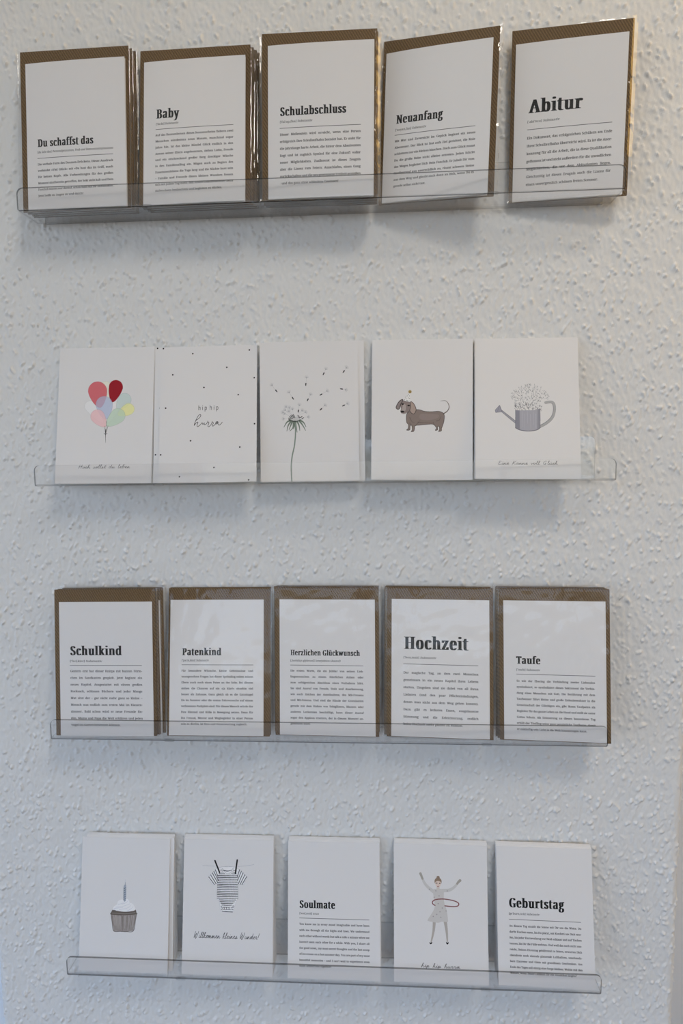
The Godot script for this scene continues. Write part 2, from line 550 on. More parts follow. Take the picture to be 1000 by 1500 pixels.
func stack_of_sets(i: int, j: int):
	var bow := 2.2 if i == 0 else 0.25
	if i == 0 and j == 3: bow = 3.0
	var title: String = SET_NAMES[i][j]
	var s: Array = STANDS[i * 5 + j]
	var cy := maxf(s[5] - FLOOR, 0.5)
	var shift: float = SET_SHIFT[i][j]
	var print_ := mat(Color.WHITE, 0.7, 0.4)
	print_.albedo_texture = ImageTexture.create_from_image(print_words(str(i) + str(j)))
	var zenv := -bow - 0.95
	var x0 := shift - 57.0
	var x1 := shift + 57.0
	var body := sheet(rounded(x0, 0.3, x1, 162.3, [0.6, 0.6, 0.6, 0.6]), zenv - 0.7, zenv - 0.15)
	var flap := sheet(PackedVector2Array([Vector2(x0 + 2, 162.0), Vector2(x0 + 8, 154.0), Vector2(x0 + 20, 146.0), Vector2(shift - 12, 100.0), Vector2(shift + 12, 100.0), Vector2(x1 - 20, 146.0), Vector2(x1 - 8, 154.0), Vector2(x1 - 2, 162.0)]), zenv - 0.14, zenv)
	var front := panel(CARD.x, CARD.y, 0.33, bow, cy, true)
	var thick := bow + 2.1
	var behind: Array = SET_BEHIND[i][j]
	for k in behind.size() + 1:
		var label := "white \"%s\" card with kraft envelope in clear sleeve, frontmost of its stack" % title
		if behind.is_empty(): label = "white \"%s\" card with kraft envelope in clear sleeve" % title
		if k > 0: label = "sleeved card and kraft envelope, %s behind the front \"%s\" card" % [ORDER[k], title]
		var o := thing("sleeved_greeting_card", label, "greeting card", "sleeved cards behind \"%s\"" % title if k > 0 else "sleeved cards on the ledges")
		o.transform = stand(i, j, k, thick + (0.4 if i == 0 else 1.6), thick + 0.15, behind[k - 1] if k > 0 else 0.0)
		part("card", front, [print_, M.paper], o)
		var e := part("envelope", body, [M.kraft, M.kraft], o)
		part("flap", flap, [M.kraft, M.kraft], e)
		var cr := 3.4 if i == 0 and j >= 2 else 0.35
		part("sleeve", sleeve(x0 - 3.0, x1 + 3.2, 164.5, 0.25, zenv - 0.85, Vector2(-53.5, 53.0), cr, [0.0, 0.0, 2.3, 0.0, 3.3][j] if i == 0 else 0.0, 40 + i * 50 + j * 7 + k), [M.film], o)

const POSTCARDS := {
	"10": ["postcard of a bunch of coloured balloons", [0.4, -0.3]],
	"11": ["white postcard with black dots reading \"hip hip hurra\"", [-6.6]],
	"12": ["postcard of a dandelion clock losing its seeds", [6.2, 5.4]],
	"13": ["postcard of a brown dachshund in a party hat", [0.5, -0.4, 0.3]],
	"14": ["postcard of a grey watering can full of flowers", [0.3, -0.4, 0.5]],
	"30": ["postcard of a cupcake with one candle", [4.6, 3.8, 4.9, 4.2, 4.5]],
	"31": ["postcard of a striped baby bodysuit pegged on a line", [0.5, -0.3, 0.4, 0.2, 0.6]],
	"32": ["white \"Soulmate\" text postcard", [0.9, 0.5, 1.1, 0.3, 0.8]],
	"33": ["postcard of a woman swinging a hula hoop", [0.6, 0.9, 0.2, 0.7, 0.4]],
	"34": ["white \"Geburtstag\" text postcard", [0.3, -0.3, 0.5, 0.1, -0.2]],
}

func stack_of_postcards(i: int, j: int):
	var key := str(i) + str(j)
	var m := mat(Color.WHITE, 0.7, 0.4)
	var im := print_words(key) if WORDS.has(key) else print_picture(key)
	m.albedo_texture = ImageTexture.create_from_image(im)
	var thick := 0.42 if i == 1 else 0.8
	var mesh := panel(CARD.x, CARD.y, thick, 0.0, 0.0, false)
	var what: String = POSTCARDS[key][0]
	var behind: Array = POSTCARDS[key][1]
	for k in behind.size() + 1:
		var o := part(numbered("postcard"), mesh, [m, M.paper], self)
		o.transform = stand(i, j, k, 3.2 if i == 1 else 4.4, thick + 0.1, behind[k - 1] if k > 0 else 0.0)
		if k == 0: tag(o, what + ", frontmost of its stack", "postcard", "postcards on the ledges")
		else: tag(o, ORDER[k] + " copy behind the front " + what, "postcard", "copies behind the " + what)

# ---------------------------------------------------------------- print
func blank() -> Image:
	var im := Image.create(int(CARD.x * DOTS), int(CARD.y * DOTS), false, Image.FORMAT_RGBA8)
	im.fill(Color(0.935, 0.932, 0.926))
	return im

func font(called: String, weight: int) -> RID:
	var key := called + str(weight)
	if not fonts.has(key):
		var f := SystemFont.new()
		f.font_names = [called]
		f.font_weight = weight
		fonts[key] = [f, f.get_rids()[0]]
	return fonts[key][1]

# [ink image or null, offset, advance] of one letter
func glyph(rid: RID, size: int, code: int, ink: Color, shave := 0) -> Array:
	var key := "%s %d %d %s %d" % [rid, size, code, ink.to_html(), shave]
	if glyphs.has(key): return glyphs[key]
	var ts := TextServerManager.get_primary_interface()
	var s := Vector2i(size, 0)
	var g := ts.font_get_glyph_index(rid, size, code, 0)
	ts.font_render_glyph(rid, s, g)
	var tex := ts.font_get_glyph_texture_idx(rid, s, g)
	var im: Image = null
	if tex >= 0:
		var area := Rect2i(ts.font_get_glyph_uv_rect(rid, s, g))
		var cut := ts.font_get_texture_image(rid, s, tex).get_region(area)
		cut.convert(Image.FORMAT_RGBA8)
		var d := cut.get_data()
		for k in range(0, d.size(), 4):
			d[k] = ink.r8; d[k + 1] = ink.g8; d[k + 2] = ink.b8
		if shave > 0:
			# level strokes lose this many pixels of height, as in a type with hairlines
			var row := cut.get_width() * 4
			var old := d.duplicate()
			for k in range(3, d.size(), 4):
				var low := old[k + shave * row] if k + shave * row < d.size() else 0
				d[k] = mini(old[k], low)
		im = Image.create_from_data(cut.get_width(), cut.get_height(), false, Image.FORMAT_RGBA8, d)
	glyphs[key] = [im, ts.font_get_glyph_offset(rid, s, g), ts.font_get_glyph_advance(rid, size, g).x]
	return glyphs[key]

func width_of(text: String, rid: RID, size: int, ink: Color) -> float:
	var x := 0.0
	for k in text.length(): x += glyph(rid, size, text.unicode_at(k), ink)[2]
	return x

func write(im: Image, text: String, x: float, base: float, rid: RID, size: int, ink: Color, spread := 0, shave := 0) -> float:
	for k in text.length():
		var g := glyph(rid, size, text.unicode_at(k), ink, shave)
		if g[0]:
			for q in spread + 1:
				im.blend_rect(g[0], Rect2i(Vector2i.ZERO, g[0].get_size()), Vector2i(int(round(x + g[1].x)) + q, int(round(base + g[1].y))))
		x += g[2] + spread * 0.6
	return x

# text set on a sheet of its own, then pressed to the width wanted; slant leans it to the right
func write_fitted(im: Image, text: String, x_mm: float, base_mm: float, w_mm: float, rid: RID, size: int, ink: Color, spread := 0, slant := 0.0, shave := 0):
	var w := int(width_of(text, rid, size, ink) + text.length() * spread * 0.85) + size
	var h := size * 2
	var base := int(size * 1.35)
	var sheet_ := Image.create(w, h, false, Image.FORMAT_RGBA8)
	sheet_.fill(Color(ink, 0.0))
	var end := write(sheet_, text, 0, base + shave, rid, size, ink, spread, shave)
	if slant > 0:
		var lean := Image.create(w, h, false, Image.FORMAT_RGBA8)
		lean.fill(Color(ink, 0.0))
		for y in h: lean.blit_rect(sheet_, Rect2i(0, y, w, 1), Vector2i(int((base - y) * slant), y))
		sheet_ = lean
	var k := w_mm * DOTS / end
	sheet_.resize(int(w * k), h, Image.INTERPOLATE_BILINEAR)
	im.blend_rect(sheet_, Rect2i(Vector2i.ZERO, sheet_.get_size()), Vector2i(int(x_mm * DOTS), int(base_mm * DOTS) - base))

func print_words(key: String) -> Image:
	var im := blank()
	var t: Dictionary = WORDS[key]
	var ink := Color(0.06, 0.06, 0.065)
	var serif := font("Droid Serif", 400)
	# the heading: upright strokes thickened, hairlines left thin
	var size := int(t.th / 0.68 * DOTS)
	write_fitted(im, t.t, t.tx, t.ty, t.tw, serif, size, ink, int(size * 0.13), 0.0, int(size * 0.018))
	# pronunciation, then the kind of word in slanting letters
	var cut: int = t.ipa.find("]") + 1
	var small := int(2.9 * DOTS)
	var whole := width_of(t.ipa, serif, small, ink)
	var share := width_of(t.ipa.substr(0, cut), serif, small, ink) / whole
	write_fitted(im, t.ipa.substr(0, cut), t.ix, t.iy, t.iw * share, serif, small, ink, 0, 0.08)
	write_fitted(im, t.ipa.substr(cut), t.ix + t.iw * share, t.iy, t.iw * (1 - share), serif, small, ink, 0, 0.22)
	im.fill_rect(Rect2i(int(t.rx * DOTS), int(t.ry * DOTS) - 2, int(t.rw * DOTS), 4), ink)
	# the text, set in justified lines
	var em := int(minf(t.bp * 0.46, 3.4) * DOTS)
	var most := 0.0
	for line in t.lines: most = maxf(most, width_of(line, serif, em, ink))
	var narrow := minf(1.0, t.bw * DOTS * 1.02 / most)
	for n in t.lines.size():
		var words: PackedStringArray = t.lines[n].split(" ", false)
		var solid := 0.0
		for w in words: solid += width_of(w, serif, em, ink)
		var gap: float = em * 0.27
		var wide: float = t.bw * DOTS / narrow
		if n < t.lines.size() - 1: gap = (wide - solid) / maxf(words.size() - 1, 1)
		var line := Image.create(int(wide) + em, em * 2, false, Image.FORMAT_RGBA8)
		line.fill(Color(ink, 0.0))
		var x := 0.0
		for w in words:
			write(line, w, x + 1, int(em * 1.3), serif, em, ink)
			x = write(line, w, x, int(em * 1.3), serif, em, ink) + gap
		line.resize(int(line.get_width() * narrow), em * 2, Image.INTERPOLATE_BILINEAR)
		im.blend_rect(line, Rect2i(Vector2i.ZERO, line.get_size()), Vector2i(int(t.bx * DOTS), int((t.by + n * t.bp) * DOTS) - int(em * 1.3)))
	return im

func smooth(p: PackedVector2Array) -> PackedVector2Array:
	var out := PackedVector2Array()
	var closed := p[0].distance_to(p[-1]) < 0.05 and p.size() > 3
	for k in p.size() - 1:
		var a := p[k - 1] if k > 0 else (p[-2] if closed else p[0])
		var d := p[k + 2] if k + 2 < p.size() else (p[1] if closed else p[-1])
		for q in 6: out.append(p[k].cubic_interpolate(p[k + 1], a, d, q / 6.0))
	out.append(p[-1])
	return out

func points(a: Array, curved: int) -> PackedVector2Array:
	var p := PackedVector2Array()
	for k in range(0, a.size(), 2): p.append(Vector2(a[k], a[k + 1]) * DOTS)
	return smooth(p) if curved and p.size() > 2 else p

# runs of pixels are laid on a clear sheet, which is then blended onto the card
func fill_shape(im: Image, p: PackedVector2Array, ink: Color):
	var lo := p[0]
	var hi := p[0]
	for q in p:
		lo = lo.min(q); hi = hi.max(q)
	lo = lo.floor()
	var layer := Image.create(maxi(1, int(hi.x - lo.x) + 2), maxi(1, int(hi.y - lo.y) + 2), false, Image.FORMAT_RGBA8)
	for y in layer.get_height():
		var yy := lo.y + y + 0.5
		var cuts := []
		for k in p.size():
			var a := p[k]
			var b := p[(k + 1) % p.size()]
			if (a.y > yy) != (b.y > yy): cuts.append(a.x + (yy - a.y) / (b.y - a.y) * (b.x - a.x))
		cuts.sort()
		for k in range(0, cuts.size() - 1, 2):
			var x0 := int(round(cuts[k] - lo.x))
			var x1 := int(round(cuts[k + 1] - lo.x))
			if x1 > x0: layer.fill_rect(Rect2i(x0, y, x1 - x0, 1), ink)
	im.blend_rect(layer, Rect2i(Vector2i.ZERO, layer.get_size()), Vector2i(lo))

func stroke(im: Image, p: PackedVector2Array, w0: float, w1: float, ink: Color):
	var lo := p[0]
	var hi := p[0]
	var total := 0.0
	for k in p.size():
		lo = lo.min(p[k]); hi = hi.max(p[k])
		if k: total += p[k].distance_to(p[k - 1])
	var pad := maxf(w0, w1) / 2 + 2
	lo = (lo - Vector2(pad, pad)).floor()
	hi += Vector2(pad, pad)
	var layer := Image.create(int(hi.x - lo.x) + 1, int(hi.y - lo.y) + 1, false, Image.FORMAT_RGBA8)
	var gone := 0.0
	for k in range(1, p.size()):
		var long := p[k].distance_to(p[k - 1])
		var n := maxi(1, int(long / maxf(1.0, minf(w0, w1) * 0.25)))
		for q in n + 1:
			var c := p[k - 1].lerp(p[k], float(q) / n) - lo
			var r := lerpf(w0, w1, (gone + long * q / n) / maxf(total, 0.01)) / 2
			disc(layer, c, r, r, ink)
		gone += long
	im.blend_rect(layer, Rect2i(Vector2i.ZERO, layer.get_size()), Vector2i(lo))

func disc(layer: Image, c: Vector2, rx: float, ry: float, ink: Color):
	for y in range(int(c.y - ry), int(c.y + ry) + 1):
		var t := (y + 0.5 - c.y) / maxf(ry, 0.5)
		if absf(t) < 1.0:
			var half := rx * sqrt(1.0 - t * t)
			var a := int(round(c.x - half))
			layer.fill_rect(Rect2i(a, y, maxi(1, int(round(c.x + half)) - a), 1), ink)

func ink_of(c: Array, a: float) -> Color:
	return Color(c[0] / 255.0, c[1] / 255.0, c[2] / 255.0, a)

func print_picture(key: String) -> Image:
	var im := blank()
	if key == "14": bouquet(im)
	for op in PICTURES[key]:
		var ink := ink_of(op[1], op[2])
		match op[0]:
			"f": fill_shape(im, points(op[4] + (op[4].slice(0, 2) if op[3] else []), op[3]), ink)
			"l": stroke(im, points(op[6], op[5]), op[3] * DOTS, op[4] * DOTS, ink)
			"d":
				var ring := PackedVector2Array()
				for k in 24: ring.append((Vector2(op[3], op[4]) + Vector2(cos(TAU * k / 24) * op[5], sin(TAU * k / 24) * op[6])) * DOTS)
				fill_shape(im, ring, ink)
	if key == "11":
		var sans := font("Droid Sans", 400)
		write_fitted(im, "h i p  h i p", HIP_HIP[0], HIP_HIP[1], HIP_HIP[2], sans, int(HIP_HIP[3] / 0.53 * DOTS), Color(0.12, 0.12, 0.12))
	for s in HANDWRITING:
		if str(s[0]) + str(s[1]) == key: handwrite(im, s[2], s[3], s[4], s[5], s[6], s[7], ink_of(s[8], 1.0))
	return im

func bouquet(im: Image):
	# many small grey leaves and buds fanning out of the can
	var r := RandomNumberGenerator.new()
	r.seed = 77
	var lo := Vector2(BOUQUET[0], BOUQUET[1])
	var hi := Vector2(BOUQUET[2], BOUQUET[3])
	var foot := Vector2(BOUQUET[4], BOUQUET[5])
	var c := (lo + hi) / 2
	c.y -= 1.5
	var half := (hi - lo) / 2
	for k in 420:
		var a := r.randf() * TAU
		var q := c + Vector2(cos(a) * half.x, sin(a) * half.y) * sqrt(r.randf())
		if q.y > foot.y - 0.5 or (q.y > c.y + 3 and absf(q.x - foot.x) > 13.0): continue
		var d := (q - foot).normalized()
		d = d.rotated(r.randf_range(-0.5, 0.5))
		var tone := r.randf_range(0.35, 0.8)
		var long := r.randf_range(0.7, 2.0)
		stroke(im, PackedVector2Array([q * DOTS, (q + d * long) * DOTS]), r.randf_range(1.5, 4.5), 1.5, Color(tone, tone * 1.02, tone * 1.04, 0.85))
	for k in 90:
		var x := foot.x + r.randf_range(-13, 13)
		var q := Vector2(x, foot.y + r.randf_range(-7.0, 0.6))
		var d := Vector2((x - foot.x) * 0.05, -1).normalized().rotated(r.randf_range(-0.4, 0.4))
		var tone := r.randf_range(0.22, 0.6)
		stroke(im, PackedVector2Array([q * DOTS, (q + d * r.randf_range(0.8, 2.4)) * DOTS]), r.randf_range(2, 5), 1.5, Color(tone, tone, tone * 1.05, 0.85))

# a joined-up hand: strokes of each letter, x height 1, and how far the pen moves on
const HAND := {
	"a": [1.1, [0.75, 0.9, 0.4, 0.95, 0.1, 0.5, 0.3, 0.05, 0.65, 0.4, 0.78, 0.9, 0.75, 0.2, 0.95, 0.05, 1.1, 0.25]],
	"b": [0.95, [0.3, 1.0, 0.55, 1.9, 0.4, 2.1, 0.2, 1.4, 0.15, 0.2, 0.4, 0.0, 0.65, 0.5, 0.45, 0.8, 0.7, 0.75, 0.9, 0.8]],
	"c": [0.8, [0.6, 0.85, 0.35, 0.95, 0.1, 0.5, 0.3, 0.05, 0.8, 0.25]],
	"d": [1.1, [0.65, 0.9, 0.3, 0.9, 0.1, 0.4, 0.35, 0.05, 0.65, 0.5, 0.85, 2.0, 0.75, 0.3, 0.9, 0.05, 1.1, 0.25]],
	"e": [0.8, [0.2, 0.4, 0.55, 0.75, 0.4, 1.0, 0.15, 0.6, 0.3, 0.05, 0.8, 0.25]],
	"h": [1.0, [0.3, 1.0, 0.5, 1.95, 0.35, 2.0, 0.2, 1.0, 0.1, 0.0, 0.35, 0.75, 0.6, 0.8, 0.6, 0.2, 0.75, 0.0, 1.0, 0.25]],
	"i": [0.6, [0.25, 0.9, 0.2, 0.2, 0.35, 0.0, 0.6, 0.25], [0.3, 1.35, 0.33, 1.4]],
	"k": [0.9, [0.3, 1.2, 0.5, 2.0, 0.3, 1.9, 0.1, 0.0, 0.2, 0.6, 0.6, 0.9, 0.25, 0.5, 0.65, 0.0, 0.9, 0.2]],
	"l": [0.6, [0.3, 1.0, 0.5, 1.9, 0.35, 2.1, 0.2, 1.2, 0.2, 0.2, 0.35, 0.0, 0.6, 0.25]],
	"m": [1.3, [0.12, 0.85, 0.1, 0.0, 0.3, 0.8, 0.45, 0.8, 0.45, 0.0, 0.7, 0.8, 0.85, 0.75, 0.85, 0.15, 1.0, 0.0, 1.3, 0.25]],
	"n": [0.95, [0.15, 0.9, 0.1, 0.0, 0.35, 0.8, 0.55, 0.8, 0.55, 0.2, 0.7, 0.0, 0.95, 0.25]],
	"o": [0.85, [0.5, 0.9, 0.15, 0.7, 0.15, 0.15, 0.5, 0.05, 0.7, 0.5, 0.5, 0.9, 0.85, 0.75]],
	"p": [0.9, [0.15, 0.9, 0.02, -0.9, 0.2, 0.5, 0.5, 0.9, 0.6, 0.4, 0.3, 0.05, 0.9, 0.25]],
	"r": [0.8, [0.15, 0.9, 0.28, 1.05, 0.25, 0.85, 0.5, 0.8, 0.4, 0.2, 0.5, 0.0, 0.8, 0.25]],
	"s": [0.8, [0.4, 0.95, 0.35, 0.7, 0.55, 0.3, 0.3, 0.0, 0.1, 0.1, 0.8, 0.25]],
	"t": [0.7, [0.3, 1.0, 0.4, 1.6, 0.25, 0.3, 0.4, 0.0, 0.7, 0.25], [0.0, 1.2, 0.75, 1.3]],
	"u": [1.0, [0.15, 0.9, 0.15, 0.2, 0.35, 0.05, 0.6, 0.5, 0.65, 0.9, 0.65, 0.2, 0.8, 0.05, 1.0, 0.25]],
	"ü": [1.0, [0.15, 0.9, 0.15, 0.2, 0.35, 0.05, 0.6, 0.5, 0.65, 0.9, 0.65, 0.2, 0.8, 0.05, 1.0, 0.25], [0.25, 1.35, 0.28, 1.4], [0.65, 1.35, 0.68, 1.4]],
	"v": [0.8, [0.1, 0.9, 0.3, 0.05, 0.6, 0.9, 0.8, 0.8]],
	"E": [1.2, [0.95, 1.8, 0.5, 1.95, 0.25, 1.5, 0.55, 1.1, 0.2, 0.7, 0.25, 0.1, 0.7, 0.0, 1.2, 0.25]],
	"G": [1.4, [1.0, 1.7, 0.75, 2.1, 0.2, 1.3, 0.3, 0.2, 0.75, 0.15, 0.95, 0.9, 0.6, 0.85], [0.95, 0.9, 0.95, -0.1]],
	"H": [1.3, [0.35, 2.0, 0.1, 0.0], [1.05, 2.1, 0.85, 0.0], [0.1, 0.95, 0.6, 1.0, 1.2, 1.15]],
	"K": [1.2, [0.4, 2.0, 0.1, -0.2], [1.1, 2.1, 0.6, 1.2, 0.25, 0.9, 0.7, 0.4, 1.1, -0.2]],
	"W": [1.7, [0.3, 2.3, 0.1, 0.9, 0.15, 0.0, 0.5, 1.1, 0.75, 1.6, 0.65, 0.3, 0.8, -0.3, 1.2, 1.0, 1.35, 2.3]],
	"!": [0.6, [0.35, 2.1, 0.2, 0.6], [0.1, 0.02, 0.13, 0.05]],
}

func handwrite(im: Image, text: String, x_mm: float, y_mm: float, w_mm: float, xh: float, wide: float, ink: Color):
	var total := 0.0
	for k in text.length(): total += HAND[text[k]][0] if text[k] != " " else 0.9
	var sx := w_mm / total
	var pen := 0.0
	var run := PackedVector2Array()
	var runs := []
	for k in text.length():
		var ch := text[k]
		if ch == " ":
			pen += 0.9
			if run.size() > 1: runs.append(run)
			run = PackedVector2Array()
			continue
		var letter: Array = HAND[ch]
		for s in range(1, letter.size()):
			var p := PackedVector2Array()
			for q in range(0, letter[s].size(), 2):
				var y: float = letter[s][q + 1]
				p.append(Vector2(x_mm + (pen + letter[s][q]) * sx + y * xh * 0.22, y_mm - y * xh) * DOTS)
			if s == 1 and ch == ch.to_lower() and ch != "!": run.append_array(p)
			else: runs.append(p)
		pen += letter[0]
	if run.size() > 1: runs.append(run)
	for p in runs: stroke(im, smooth(p) if p.size() > 2 else p, wide * DOTS, wide * DOTS, ink)

